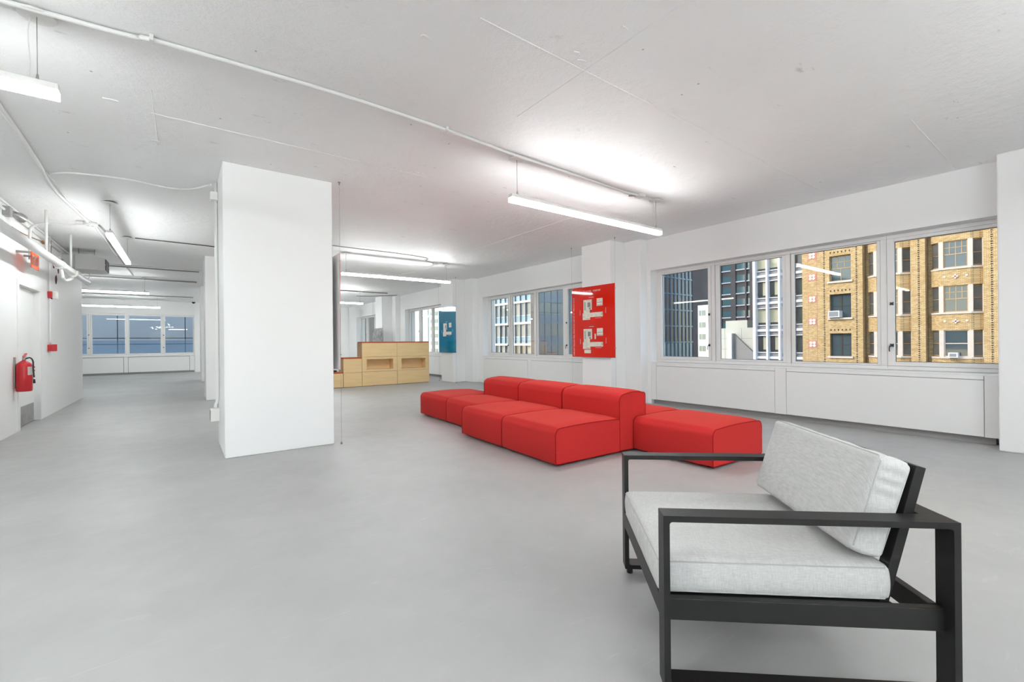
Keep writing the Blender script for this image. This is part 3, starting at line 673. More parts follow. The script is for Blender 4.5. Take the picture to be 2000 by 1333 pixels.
def plan(parent, v, mat='print_plan', terrace=False):
    y = lambda u: 0.5905 - u * 1.181; z = lambda q: 1.462 * (1 - q)
    out = [(0.285, v), (0.485, v), (0.485, v + 0.145), (0.435, v + 0.145), (0.435, v + 0.185), (0.735, v + 0.185), (0.735, v + 0.25), (0.445, v + 0.25), (0.445, v + 0.285), (0.265, v + 0.285), (0.265, v + 0.19), (0.285, v + 0.19)]
    mb = MB(); mb.prism([(y(a), z(b)) for a, b in out], -0.0036, -0.003, 'x'); o = mb.build('floor_plan', mat, parent)
    for (a, b, c, d_, m_) in ((0.385, 0.455, v + 0.04, v + 0.105, 'print_grey'), (0.30, 0.345, v + 0.03, v + 0.145, 'print_green' if mat == 'print_plan' else mat), (0.42, 0.46, v + 0.115, v + 0.14, 'print_grey'), (0.44, 0.49, v + 0.182, v + 0.19, 'print_grey'), (0.36, 0.43, v + 0.265, v + 0.278, 'print_green' if mat == 'print_plan' else mat), (0.70, 0.73, v + 0.195, v + 0.235, 'print_green' if mat == 'print_plan' else mat)):
        on_poster(o, 'plan_room', m_, a, b, c, d_, 0.0009, -0.0036 + 0.0005)
    for k in range(7): on_poster(o, 'plan_line', 'print_grey', 0.315, 0.322, v + 0.02 + 0.036 * k, v + 0.024 + 0.036 * k, 0.0009, -0.0031)
    for k in range(5): on_poster(o, 'plan_line', 'print_grey', 0.50 + 0.045 * k, 0.507 + 0.045 * k, v + 0.186, v + 0.192, 0.0009, -0.0031)
    g = on_poster(parent, 'plan_legend', mat, 0.60, 0.735, v - 0.005, v + 0.10, 0.0006)
    for q in (0.048, 0.088): on_poster(g, 'legend_bar', 'print_grey', 0.61, 0.73, v + q, v + q + 0.007, 0.0010, -0.0031)
    if terrace: on_poster(parent, 'terrace_plan', mat, 0.30, 0.455, v + 0.295, v + 0.345, 0.0006); on_poster(parent, 'stair_plan', mat, 0.545, 0.575, v + 0.07, v + 0.145, 0.0006)
    for (a, b, c, d_) in ((0.42, 0.53, v - 0.033, v - 0.028), (0.56, 0.70, v + 0.265, v + 0.268)): on_poster(parent, 'caption_line', 'print_white', a, b, c, d_)
    for (a, c) in ((0.20, v + 0.14), (0.80, v + 0.13)): on_poster(parent, 'caption_line', 'print_white', a, a + 0.006, c, c + 0.075)
plan(pr_, 0.185); plan(pr_, 0.600, terrace=True)
TR = (R(90), 0, R(-90))
def ptext(parent, name, body, u, v, size, mat='print_white', rot=TR, align='LEFT', sx=1.0):
    return text(name, body, size, mat, parent, (-0.0036, 0.5905 - u * 1.181, 1.462 * (1 - v)), rot, align, sx=sx)
ptext(pr_, 'title_text', 'FLOOR   19,029 RSF', 0.345, 0.068, 0.052, sx=0.92)
ptext(pr_, 'title_superscript', 'TH', 0.285, 0.058, 0.030)
ptext(pr_, 'margin_text', '4,788 RSF COLUMN FREE SPACE PLUS 4,480 RSF OF TERRACE SPACE', 0.047, 0.985, 0.046, rot=(R(90), R(-90), R(-90)), sx=0.90)
on_poster(pr_, 'subtitle_line', 'print_dark', 0.34, 0.62, 0.118, 0.124); on_poster(pr_, 'subtitle_line', 'print_dark', 0.41, 0.59, 0.545, 0.551)
pb = hanging_poster(12.008, 13.13, PX, 0.938, 2.385, 'poster_blue', 'glossy blue hanging poster with one floor plan')
mbk = 0.30
plan(pb, 0.36, 'print_blue_plan')
# poster hung edge-on beside the big column, facing the window
pe = hanging_poster(5.735, 6.90, 1.588, 0.925, 2.387, 'poster_red', 'red poster hung edge-on against the big column, showing its white back', face=1)
# black and white print beyond the plywood steps
bwp = tag(empty('photo_print', (6.77, 18.82, 0.93)), 'black and white photo print hanging beyond the plywood steps', 'picture')
MB().box(-0.003, 0.003, -0.62, 0.62, 0, 0.96).build('print_sheet', 'photo', bwp)
MB().box(-0.006, 0.006, -0.63, 0.63, 0.955, 0.975).build('top_rail', 'grey_metal', bwp)
for q in (-0.6, 0.6): MB().tube([(0, q, 0.975), (0, q, CEIL - 0.93)], 0.003, 6).build('suspension_wire', 'steel', bwp)

# ------------------------------------------------------------------ plywood steps
def ply_box(x0, x1, z0, z1, label, pad=False, niche=None, y0=12.96, y1=13.42, knob=False):
    cx, cy = (x0 + x1) / 2, (y0 + y1) / 2
    t = tag(empty('plywood_box', (cx, cy, z0)), label, 'seat box', 'plywood step boxes')
    w2, d2, h = (x1 - x0) / 2 - 0.004, (y1 - y0) / 2, z1 - z0 - 0.006
    if niche:
        a, b, c, e = niche[0] - cx, niche[1] - cx, niche[2] - z0, niche[3] - z0
        mb = MB(); wall_grid(mb, 'y', -d2, -d2 + 0.018, -w2, w2, 0, h, [(a, b, c, e)]); mb.build('front_panel', 'birch', t)
        nb = MB()
        nb.box(a - 0.012, b + 0.012, -d2 + 0.30, -d2 + 0.312, c - 0.012, e + 0.012); nb.box(a - 0.012, a, -d2 + 0.018, -d2 + 0.30, c - .012, e + .012); nb.box(b, b + 0.012, -d2 + 0.018, -d2 + 0.30, c - .012, e + .012)
        nb.box(a, b, -d2 + 0.018, -d2 + 0.30, c - .012, c); nb.box(a, b, -d2 + 0.018, -d2 + 0.30, e, e + .012); nb.build('niche', 'birch', t)
    else: MB().box(-w2, w2, -d2, -d2 + 0.018, 0, h).build('front_panel', 'birch', t, bevel=0.001)
    for q in (-w2, w2 - 0.018): MB().box(q, q + 0.018, -d2 + 0.0182, d2, 0, h).build('side_panel', 'birch_shade_brown', t)
    MB().box(-w2 + 0.018, w2 - 0.018, -d2 + 0.0182, d2, h - 0.018, h).build('top_panel', 'birch', t); MB().box(-w2 + 0.018, w2 - 0.018, -d2 + 0.0182, d2, 0, 0.018).build('bottom_panel', 'birch', t); MB().box(-w2 + .018, w2 - .018, d2 - 0.012, d2, .018, h - .018).build('rear_panel', 'birch', t)
    if pad:
        pd = MB().box(-w2 + 0.004, w2 - 0.004, -d2 + 0.004, d2 - 0.004, h, h + 0.036).build('seat_pad', 'orange_pad', t, bevel=0.012)
    if knob: MB().tube([(-w2 - 0.002, -d2 + 0.26, h - 0.075), (-w2 + 0.004, -d2 + 0.26, h - 0.075)], 0.024, 14).build('finger_hole', 'black', t)
    return t
ZS = (0.012, 0.425, 0.857, 1.272)
ply_box(2.60, 3.655, ZS[0], ZS[1] - 0.012, 'lowest plywood box with orange pad, partly behind the big column', pad=True)
ply_box(3.66, 4.19, ZS[0], ZS[1], 'narrow plywood box on the floor below the middle step')
ply_box(3.66, 4.19, ZS[1], ZS[2] - 0.036, 'narrow plywood box with orange pad forming the middle step', pad=True)
ply_box(4.19, 5.26, ZS[0], ZS[1], 'plain plywood box on the floor under the first niche')
ply_box(4.19, 5.26, ZS[1], ZS[2], 'plywood box with open niche nearer the column', niche=(4.325, 5.128, 0.483, 0.784))
ply_box(4.19, 5.26, ZS[2], ZS[3], 'top plywood box with orange pad and a round finger hole in its side', pad=True, knob=True)
ply_box(5.26, 6.325, ZS[0], ZS[1], 'plain plywood box on the floor at the window end')
ply_box(5.26, 6.325, ZS[1], ZS[2], 'plywood box with open niche at the window end', niche=(5.397, 6.199, 0.478, 0.783))
ply_box(5.26, 6.325, ZS[2], ZS[3], 'top plywood box with orange pad at the window end', pad=True)
tag(MB().box(3.30, 3.52, 13.1, 13.34, 0.447, 0.50).build('laptop_sleeve', 'black', None, bevel=0.01), 'dark folded sleeve lying on the lowest orange pad', 'sleeve')
base = tag(B('step_plinth', 'joint', None, 2.62, 6.31, 12.985, 13.40, 0.0, 0.012), 'thin dark plinth under the plywood boxes', 'plinth')

# ------------------------------------------------------------------ core wall services
WX = -1.955
def thing_mb(mb, name, mat, label, cat, group=None, bevel=0.0): return tag(mb.build(name, mat, None, bevel=bevel), label, cat, group)
# fire extinguisher
fe = tag(empty('fire_extinguisher', (WX + 0.10, 9.44, 0.60)), 'red fire extinguisher hung on the wall beside the white door', 'fire extinguisher')
b_ = MB(); prof = [(0.0, 0.012), (0.0, 0.078), (0.02, 0.085), (0.36, 0.085), (0.40, 0.075), (0.43, 0.045), (0.445, 0.022), (0.455, 0.020)]
b_.tube([(0, 0, p[0] + 0.0008 * i) for i, p in enumerate(prof)], [p[1] for p in prof], 24); b_.build('cylinder', 'red_plastic', fe)
MB().tube([(0, 0, 0.45), (0, 0, 0.49)], 0.020, 12).build('valve', 'steel', fe)
MB().box(-0.012, 0.012, -0.03, 0.115, 0.492, 0.502).build('carry_handle', 'red_plastic', fe)
mb = MB(); mb.prism([(-0.03, 0.505), (0.03, 0.505), (0.12, 0.545), (0.115, 0.555), (-0.03, 0.515)], -0.012, 0.012, 'x'); mb.build('squeeze_lever', 'red_plastic', fe)
MB().tube(smooth_path([(0.02, -0.02, 0.475), (0.07, -0.05, 0.49), (0.098, -0.045, 0.44), (0.098, -0.03, 0.33), (0.099, -0.01, 0.24), (0.10, 0.0, 0.17)], 6), [0.010] * 25 + [0.011] * 6, 8).build('hose', 'black', fe)
MB().tube([(0.10, -0.001, 0.18), (0.10, 0.012, 0.115)], [0.010, 0.014], 10).build('nozzle', 'black', fe)
MB().tube([(0.10, -0.002, 0.175), (0.10, -0.005, 0.20)], 0.014, 10).build('hose_clip', 'white_plastic', fe)
lb = MB()
for k in range(8):
    a0, a1 = R(-55 + k * 14), R(-55 + (k + 1) * 14); rr = 0.0862
    lb.add([(rr * math.cos(a0), rr * math.sin(a0), 0.24), (rr * math.cos(a1), rr * math.sin(a1), 0.24), (rr * math.cos(a1), rr * math.sin(a1), 0.36), (rr * math.cos(a0), rr * math.sin(a0), 0.36)], [(0, 1, 2, 3)], True)
lbo = lb.build('label_sleeve', 'print_blue_plan', fe)
tg = MB().box(0.088, 0.092, 0.01, 0.105, 0.27, 0.40).build('inspection_tag', 'print_white', fe)
for z in (0.285, 0.335): MB().box(0.0905, 0.0925, 0.012, 0.103, z, z + 0.026).build('tag_stripe', 'orange_sign', tg)
MB().box(-0.10, -0.085, -0.03, 0.03, 0.05, 0.50).build('wall_bracket', 'grey_metal', fe)
MB().tube([(0.0, -0.02, 0.53), (0.02, -0.10, 0.56)], 0.004, 5).build('pin_tie', 'white_plastic', fe)
# exit sign
ex = tag(empty('exit_sign', (-1.80, 9.79, 2.44)), 'orange exit sign on a bracket below the white pipe', 'sign')
MB().box(-0.006, 0.006, -0.215, 0.215, 0, 0.235).build('sign_plate', 'orange_sign', ex)
text('exit_lettering', 'EXIT', 0.19, 'print_plan', ex, (0.0064, 0, 0.115), (R(90), 0, R(90)), 'CENTER', sx=0.92)
MB().box(-0.155, -0.006, -0.215, -0.185, 0.205, 0.235).build('wall_arm', 'grey_metal', ex); MB().box(-0.155, -0.006, 0.185, 0.215, 0.205, 0.235).build('wall_arm', 'grey_metal', ex)
# strobe and pull station with their conduit
stb = tag(empty('alarm_strobe', (WX, 11.55, 2.14)), 'red and white fire alarm strobe on the core wall', 'alarm')
MB().box(0, 0.055, -0.09, 0.09, 0, 0.115).build('back_box', 'red_plastic', stb, bevel=0.004)
MB().box(0.055, 0.115, -0.06, 0.075, -0.015, 0.12).build('strobe_lens', 'white_plastic', stb, bevel=0.01)
MB().box(0.03, 0.055, -0.02, 0.02, -0.02, 0.0).build('lamp_clip', 'metal_dark', stb)
ps = tag(empty('pull_station', (WX, 11.50, 1.165)), 'small red fire alarm pull station on the core wall', 'alarm')
MB().box(0, 0.055, -0.075, 0.075, 0, 0.12).build('back_box', 'red_plastic', ps, bevel=0.003)
mb = MB(); mb.prism([(0.055, -0.07), (0.055, 0.07), (0.105, 0.055), (0.075, 0.0), (0.105, -0.055)], 0.0, 0.125, 'z'); mb.build('pull_handle', 'red_plastic', ps)
thing_mb(MB().tube(smooth_path([(WX + 0.035, 11.47, CEIL), (WX + 0.03, 11.47, 2.6), (WX + 0.03, 11.47, 2.262)], 4), 0.014, 8).tube([(WX + 0.03, 11.47, 2.12), (WX + 0.03, 11.47, 1.6), (WX + 0.03, 11.48, 1.35), (WX + 0.03, 11.49, 1.288)], 0.014, 8), 'alarm_conduit', 'pipe', 'white vertical conduit linking the red strobe and pull station', 'conduit')
# sprinkler main
sp = tag(empty('sprinkler_pipe', (-1.60, 10.0, 2.59)), 'thick white sprinkler pipe hung along the core wall', 'pipe')
MB().tube([(0, -3.0, 0), (0, 2.9, 0.02)], 0.058, 18).build('pipe_run', 'pipe', sp)
for y in (0.25, 1.35):
    MB().tube([(0, y - 0.07, 0.003), (0, y + 0.07, 0.003)], 0.074, 18).build('coupling', 'pipe', sp)
MB().tube([(0, 2.9, 0.02), (0, 2.96, 0.02)], [0.066, 0.066], 18).build('end_cap', 'pipe', sp)
for y in (-0.65, 1.15):
    MB().tube([(0, y, 0.05), (0, y, CEIL - 2.59)], 0.016, 8).build('hanger_rod', 'pipe', sp)
MB().tube(smooth_path([(0.0, 0.3, -0.05), (0.02, 0.3, -0.16), (0.02, 0.34, -0.20), (0.0, 0.7, -0.20), (0.0, 1.25, -0.10), (0, 1.3, -0.03)], 6), 0.022, 8).build('branch_pipe', 'pipe', sp)
MB().tube([(0, 2.85, 0.05), (0.03, 2.87, 0.12), (0.03, 2.87, 0.2)], 0.006, 6).build('hanger_loop', 'steel', sp)
# curved conduit up the wall
thing_mb(MB().tube(smooth_path([(WX + 0.05, 10.08, 2.62), (WX + 0.05, 10.08, 3.0), (WX + 0.08, 10.08, 3.14), (-1.72, 10.04, 3.20), (-1.45, 9.98, 3.205), (-1.29, 9.92, 3.225)], 6), 0.020, 8), 'bent_conduit', 'pipe', 'white conduit bending from the core wall onto the ceiling', 'conduit')
thing_mb(MB().tube([(WX + 0.02, 8.0, 3.235), (WX + 0.02, 14.8, 3.235)], 0.018, 8), 'wall_conduit', 'pipe', 'white conduit tucked into the corner of core wall and ceiling', 'conduit')
thing_mb(MB().tube([(WX + 0.02, 7.4, 3.13), (WX + 0.02, 12.4, 3.13)], 0.016, 8), 'wall_conduit', 'pipe', 'lower white conduit running level along the core wall', 'conduit')
thing_mb(MB().tube(smooth_path([(WX + 0.012, 9.35, 2.97), (WX + 0.012, 9.9, 2.985), (WX + 0.012, 10.5, 3.03), (WX + 0.03, 11.0, 3.06), (WX + 0.02, 11.4, 3.02)], 6), 0.006, 6).tube([(WX + 0.03, 10.97, 3.065), (WX + 0.03, 11.05, 3.055)], 0.024, 6), 'copper_cable', 'copper', 'loose copper-coloured cable drooping on the core wall', 'cable')
el = tag(empty('emergency_light', (WX + 0.03, 9.08, 3.06)), 'small grey emergency spotlight at the left picture edge', 'lamp')
MB().box(-0.03, 0.05, -0.12, 0.0, -0.01, 0.12).build('battery_box', 'kick', el, bevel=0.01)
MB().tube([(0.04, 0.02, 0.06), (0.09, 0.10, 0.03), (0.11, 0.15, 0.015)], [0.03, 0.06, 0.062], 16).build('lamp_head', 'steel', el)
for (y, z, dy, dz, lab) in ((11.72, 3.10, 0.07, 0.15, 'tall exposed red-brown patch under the ceiling'), (11.95, 2.83, 0.10, 0.11, 'exposed red-brown hollow beside the sprinkler rod'), (12.35, 2.80, 0.06, 0.16, 'narrow exposed red-brown slot by the air unit'), (12.15, 2.55, 0.08, 0.10, 'small exposed red-brown hole under the sprinkler pipe')):
    mb = MB(); pts = [(y + math.cos(k * 0.9) * dy * random.uniform(.7, 1.1) + 0.0, z + math.sin(k * 0.9) * dz * random.uniform(.7, 1.1)) for k in range(7)]
    mb.prism(pts, WX - 0.01, WX + 0.006, 'x'); thing_mb(mb, 'exposed_patch', 'rust', lab, 'patch', 'exposed masonry patches')
jb2 = tag(empty('socket_box', (WX, 12.42, 2.86)), 'open white electrical box on the core wall beside the air unit', 'electrical box')
MB().box(0, 0.05, -0.11, 0.11, 0, 0.17).build('box_body', 'white_plastic', jb2, bevel=0.004)
for q in (-0.05, 0.05): MB().box(0.049, 0.054, q - 0.035, q + 0.035, 0.03, 0.14).build('socket_face', 'kick', jb2)
# air unit
hv = tag(empty('air_unit', (-1.6, 12.95, 2.84)), 'grey fan coil air unit hung under the ceiling at the core wall', 'air conditioner')
mb = MB(); mb.prism([(-0.15, -0.36), (0.19, -0.36), (0.19, 0.36), (-0.15, 0.36)], 0.0, 0.31, 'z'); mb.build('casing', 'air_grey', hv, bevel=0.006)
mb = MB(); mb.prism([(0.19, -0.36), (0.30, -0.28), (0.30, 0.28), (0.19, 0.36)], 0.005, 0.27, 'z'); mb.build('outlet_hood', 'air_grey', hv)
for k in range(2): MB().box(0.30, 0.312, -0.26, 0.26, 0.02 + k * 0.125, 0.125 + k * 0.125).build('grille', 'metal_dark', hv)
MB().box(-0.36, -0.15, -0.30, 0.30, 0.04, 0.28).build('rear_duct', 'air_grey', hv)
for q in (-0.1, 0.14): MB().tube([(q, -0.3, 0.31), (q, -0.3, 0.43)], 0.008, 6).build('hanger_rod', 'steel', hv)

# ------------------------------------------------------------------ ceiling conduits and boxes
def conduit(name, pts, r, mat, label, cat='conduit', straps=(), n=6):
    t = tag(empty(name, pts[0]), label, cat); o = Vector(pts[0])
    MB().tube([Vector(p) - o for p in smooth_path(pts, n)], r, 8).build('tube', mat, t)
    for (x, y, z) in straps:
        MB().box(x - o.x - 0.012, x - o.x + 0.012, y - o.y - r - 0.022, y - o.y + r + 0.008, z - o.z - r - 0.004, CEIL - o.z).build('strap', 'pipe', t, bevel=0.003)
    return t
Zc = CEIL - 0.02
conduit('ceiling_conduit', [(-4.5, 4.0, Zc), (-0.66, 3.79, Zc), (-0.145, 3.72, Zc), (0.5, 3.685, Zc), (1.164, 3.665, Zc), (2.0, 3.70, Zc), (2.667, 3.757, Zc), (2.95, 3.77, Zc - .004), (3.6, 3.80, Zc), (4.4, 3.845, Zc), (4.8, 3.86, Zc), (5.03, 3.838, Zc)], 0.016, 'pipe', 'long white conduit snaking across the ceiling to the sofa light', straps=((-0.145, 3.72, Zc), (2.0, 3.70, Zc)))
conduit('ceiling_conduit', [(5.1, 3.838, Zc), (5.25, 3.845, Zc), (5.40, 3.86, Zc)], 0.012, 'pipe', 'short white conduit stub beside the sofa light canopy')
jb = tag(empty('junction_box', (5.07, 3.838, CEIL)), 'white ceiling junction box above the sofa light', 'electrical box')
MB().box(-0.055, 0.055, -0.055, 0.055, -0.045, 0).build('box_body', 'white_plastic', jb, bevel=0.006); MB().tube([(-0.05, 0.03, -0.02), (-0.12, 0.10, -0.02)], 0.012, 8).build('connector', 'steel', jb)
conduit('ceiling_conduit', [(-1.20, 4.4, Zc), (-1.20, 5.44, Zc), (-1.236, 6.86, Zc), (-1.28, 7.6, Zc), (-1.29, 8.16, Zc), (-1.25, 8.9, Zc), (-1.20, 9.75, Zc)], 0.020, 'pipe', 'white conduit running along the hall ceiling toward the round box')
conduit('ceiling_cable', [(-1.24, 7.2, Zc), (-1.22, 7.7, Zc - 0.02), (-1.23, 8.4, Zc - 0.02), (-1.20, 8.75, Zc - 0.01), (-1.17, 9.75, Zc)], 0.009, 'pipe', 'thin white cable tied beside the hall conduit', 'cable')
conduit('ceiling_conduit', [(-1.15, 9.95, Zc), (-1.142, 11.065, Zc), (-1.154, 12.153, Zc), (-1.14, 13.0, Zc)], 0.020, 'pipe', 'white conduit leaving the round box beside the hall light')
conduit('ceiling_conduit', [(-1.09, 9.95, Zc), (-1.06, 10.6, Zc), (-1.10, 11.4, Zc), (-1.13, 12.9, Zc), (-1.13, 13.5, Zc), (-1.11, 16.6, Zc)], 0.014, 'grey_metal', 'grey conduit running to the hall end')
rb = tag(empty('round_junction_box', (-1.19, 9.88, CEIL)), 'round white junction box on the hall ceiling', 'electrical box')
MB().tube([(0, 0, -0.06), (0, 0, -0.05), (0, 0, 0)], [0.085, 0.09, 0.09], 24).build('box_body', 'white_plastic', rb); MB().box(-0.16, -0.04, -0.04, 0.04, -0.05, -0.01).build('connector', 'white_plastic', rb)
for q in (-0.025, 0.03): MB().tube([(q, 0, -0.062), (q, 0, -0.058)], 0.012, 8).build('knockout', 'grey_metal', rb)
conduit('ceiling_cable', [(-1.22, 7.3, Zc), (-1.0, 7.12, Zc), (-0.52, 7.02, Zc), (-0.13, 7.10, Zc), (0.1, 7.0, Zc), (0.30, 6.60, Zc - 0.02)], 0.012, 'pipe', 'white cable curving across the ceiling to the big column', 'cable')
conduit('ceiling_cable', [(-0.69, 10.78, Zc), (-0.2, 10.79, Zc), (0.2, 10.81, Zc), (0.9, 10.84, Zc), (2.2, 10.7, Zc)], 0.009, 'metal_dark', 'dark cable stretched from the hall light canopy', 'cable')
conduit('ceiling_cable', [(1.6, 9.3, Zc - 0.01), (2.7, 9.32, Zc - 0.02), (3.8, 9.28, Zc - 0.03), (4.55, 9.42, Zc - 0.03), (4.75, 9.85, Zc - 0.01), (5.0, 10.03, Zc)], 0.010, 'grey_metal', 'grey cable crossing the ceiling behind the second window light', 'cable')
jb = tag(empty('junction_box', (5.1, 10.05, CEIL)), 'white ceiling junction box above the plywood steps', 'electrical box'); MB().box(-0.06, 0.06, -0.05, 0.05, -0.05, 0).build('box_body', 'white_plastic', jb, bevel=0.006)
conduit('ceiling_cable', [(5.1, 10.1, Zc), (5.3, 10.9, Zc), (5.2, 11.8, Zc), (4.9, 13.2, Zc)], 0.008, 'pipe', 'thin white cable leaving the box above the plywood steps', 'cable')
conduit('ceiling_conduit', [(1.7, 17.2, Zc), (4.0, 17.2, Zc), (5.1, 17.2, Zc), (6.6, 17.2, Zc)], 0.016, 'grey_metal', 'grey conduit above the far pendant light')
conduit('ceiling_cable', [(5.9, 18.9, Zc), (6.3, 18.4, Zc - .02), (6.75, 18.2, Zc), (7.2, 17.7, Zc)], 0.018, 'grey_metal', 'grey cable bending over the farthest pilaster', 'cable')
for k, (y, z, r_, mt_) in enumerate(((14.35, 3.22, 0.022, 'pipe'), (14.75, 3.24, 0.016, 'grey_metal'), (17.14, 3.235, 0.018, 'grey_metal'), (17.35, 3.235, 0.012, 'pipe'), (22.7, 3.235, 0.018, 'grey_metal'), (23.6, 3.235, 0.018, 'pipe'), (24.8, 3.2, 0.02, 'pipe'))):
    conduit('hall_conduit', [(-5.5, y, z), (-2.5, y + 0.02, z), (0.38, y, z)], r_, mt_, ['nearest white pipe crossing the hall ceiling', 'grey conduit just behind the nearest hall pipe', 'grey conduit above the upper hall light', 'thin white conduit behind the upper hall light', 'grey conduit above the lower hall light', 'white conduit behind the lower hall light', 'white pipe closest to the hall end wall'][k], n=2)
conduit('hall_conduit', [(0.38, 14.35, 3.22), (0.45, 14.5, 3.22), (0.46, 16, 3.22), (0.46, 18.3, 3.22)], 0.022, 'pipe', 'white pipe turning along the hall columns')
cm = tag(empty('dome_camera', (0.42, 24.4, 3.14)), 'small dark ceiling camera at the hall end', 'camera'); MB().tube([(0, 0, 0.13), (0, 0, 0.07), (0, 0, 0.04)], [0.05, 0.06, 0.07], 14).build('mount', 'white_plastic', cm); MB().tube([(0, 0, 0.04), (0, 0, 0.0), (0, 0, -0.03)], [0.07, 0.06, 0.02], 14).build('dome', 'black', cm)
# conduit, upper box and outlet on the left face of the big column
cc = tag(empty('column_conduit', (0.345, 6.55, 0.32)), 'white conduit running down the side of the big column', 'conduit')
MB().tube(smooth_path([(0, 0, 2.93), (0, 0, 1.2), (0, 0, 0.35), (-0.02, 0, 0.2), (-0.025, 0, 0.16)], 5), 0.018, 8).build('tube', 'pipe', cc)
MB().box(-0.06, 0.018, -0.06, 0.06, 2.70, 2.80).build('upper_box', 'white_plastic', cc, bevel=0.006)
ob = MB().box(-0.075, 0.018, -0.065, 0.065, 0.0, 0.15).build('outlet_box', 'white_plastic', cc, bevel=0.006)
MB().box(-0.083, -0.074, -0.045, 0.045, 0.015, 0.135).build('outlet_face', 'grey_metal', ob)

# ------------------------------------------------------------------ the street outside
struct(B('street_ground', 'street', None, -60, 140, -60, 170, -32.2, -32.0), 'street far below the windows')
def building(name, loc, label): return tag(empty(name, loc), label, 'building')
_mesh_cache = {}
def part_box(parent, name, mat, x0, x1, y0, y1, z0, z1):
    """box part; alike boxes share mesh data"""
    o = parent.location
    key = (name, mat, round(x1 - x0, 3), round(y1 - y0, 3), round(z1 - z0, 3))
    if key not in _mesh_cache:
        me = bpy.data.meshes.new(name); mb = MB().box(0, x1 - x0, 0, y1 - y0, 0, z1 - z0); me.from_pydata(mb.v, [], mb.f); me.materials.append(M[mat]); _mesh_cache[key] = me
    ob_ = bpy.data.objects.new(name, _mesh_cache[key]); COL.objects.link(ob_); ob_.parent = parent
    p = parent; off = Vector((0, 0, 0))
    while p is not None: off += p.location; p = p.parent
    ob_.location = Vector((x0, y0, z0)) - off
    return ob_

# tan brick apartment house straight across the street
FX = 43.0
bk = building('brick_apartment_house', (FX, 8.0, -32), 'sunlit tan brick apartment house with bay windows across the street')
def L_(mb): return mb
flo = [-3.24, -0.15, 2.985, 5.99, 9.1]          # window sills of the flat wing
tops = [-1.38, 1.71, 4.93, 8.07, 11.1]
mb = MB()
ops = [(12.32 - 8, 13.785 - 8, a + 32, b + 32) for a, b in zip(flo, tops)]
wall_grid(mb, 'x', 0.0, 0.9, 11.557 - 8, 15.794 - 8, 0, 60, ops)
mb.box(0.0, 0.9, 7.887 - 8, 8.68 - 8, 0, 60); mb.box(0.0, 0.9, -14 - 8, 5.0 - 8, 0, 60)
mb.box(0.42, 1.4, 5.0 - 8, 11.557 - 8, 0, 60) if False else None
mb.box(0.9, 12, -14 - 8, 15.794 - 8, 0, 60)
mb.build('brick_wall', 'brick', bk)
def sash_window(parent, y0, y1, z0, z1, x, mat_frame, kind, rail=0.5):
    """one window: frame with glass pane, meeting rail and glazing bars"""
    f = part_box(parent, 'window', 'room_dark', x, x + 0.05, y0, y1, z0, z1)
    t = 0.06
    def sub(nm, mt_, a, b, c, d_, e, g): return part_box(f, nm, mt_, a, b, c, d_, e, g)
    for q in ((y0, y0 + t, z0, z1), (y1 - t, y1, z0, z1), (y0 + t, y1 - t, z0, z0 + t), (y0 + t, y1 - t, z1 - t, z1)): sub('frame_bar', mat_frame, x - 0.06, x, *q)
    zm = z0 + (z1 - z0) * rail; sub('meeting_rail', mat_frame, x - 0.05, x, y0 + t, y1 - t, zm - 0.03, zm + 0.03)
    sub('pane', 'far_glass', x - 0.015, x - 0.005, y0 + t, y1 - t, z0 + t, z1 - t)
    if kind == 'double': sub('mullion', mat_frame, x - 0.055, x, (y0 + y1) / 2 - 0.06, (y0 + y1) / 2 + 0.06, z0 + t, z1 - t)
    if kind in ('grid', 'grid3'):
        for k in range(1, 4 if kind == 'grid3' else 3):
            yy = y0 + (y1 - y0) * k / (4 if kind == 'grid3' else 3); sub('glazing_bar', mat_frame, x - 0.04, x, yy - 0.02, yy + 0.02, zm, z1 - t)
        sub('glazing_bar', mat_frame, x - 0.04, x, y0 + t, y1 - t, (zm + z1) / 2 - 0.02, (zm + z1) / 2 + 0.02)
        sub('glazing_bar', mat_frame, x - 0.04, x, (y0 + y1) / 2 - 0.02, (y0 + y1) / 2 + 0.02, z0 + t, zm)
    if kind in ('double', 'blind'):
        sub('roller_blind', 'print_blue_plan', x - 0.004, x, y0 + t, y1 - t, zm + 0.1, z1 - t)
    return f
for i, (a, b) in enumerate(zip(flo, tops)):
    sash_window(bk, 12.32, 13.785, a, b, FX + 0.32, 'brick' if i == 3 else 'brick_dark', 'grid' if i == 3 else 'double')
    part_box(bk, 'window_sill', 'stone', FX - 0.14, FX + 0.3, 12.19, 13.91, a - 0.15, a)
    for k in range(6): part_box(bk, 'dentil_brick', 'brick_dark', FX - 0.015, FX + 0.01, 12.36 + k * 0.26, 12.44 + k * 0.26, b + 0.22, b + 0.36)
# raised dark header courses running up the piers
for yc in (14.16, 11.95, 8.24, 4.61):
    mb = MB()
    for k in range(110):
        z = -3.5 + k * 0.15
        w_ = 0.10 if k % 3 else 0.05
        mb.box(-0.02, 0.01, yc - w_ / 2 - 8, yc + w_ / 2 - 8, z + 32, z + 32 + 0.075)
    o = mb.build('header_course_strip', 'brick_dark', bk); o['kind'] = 'stuff'
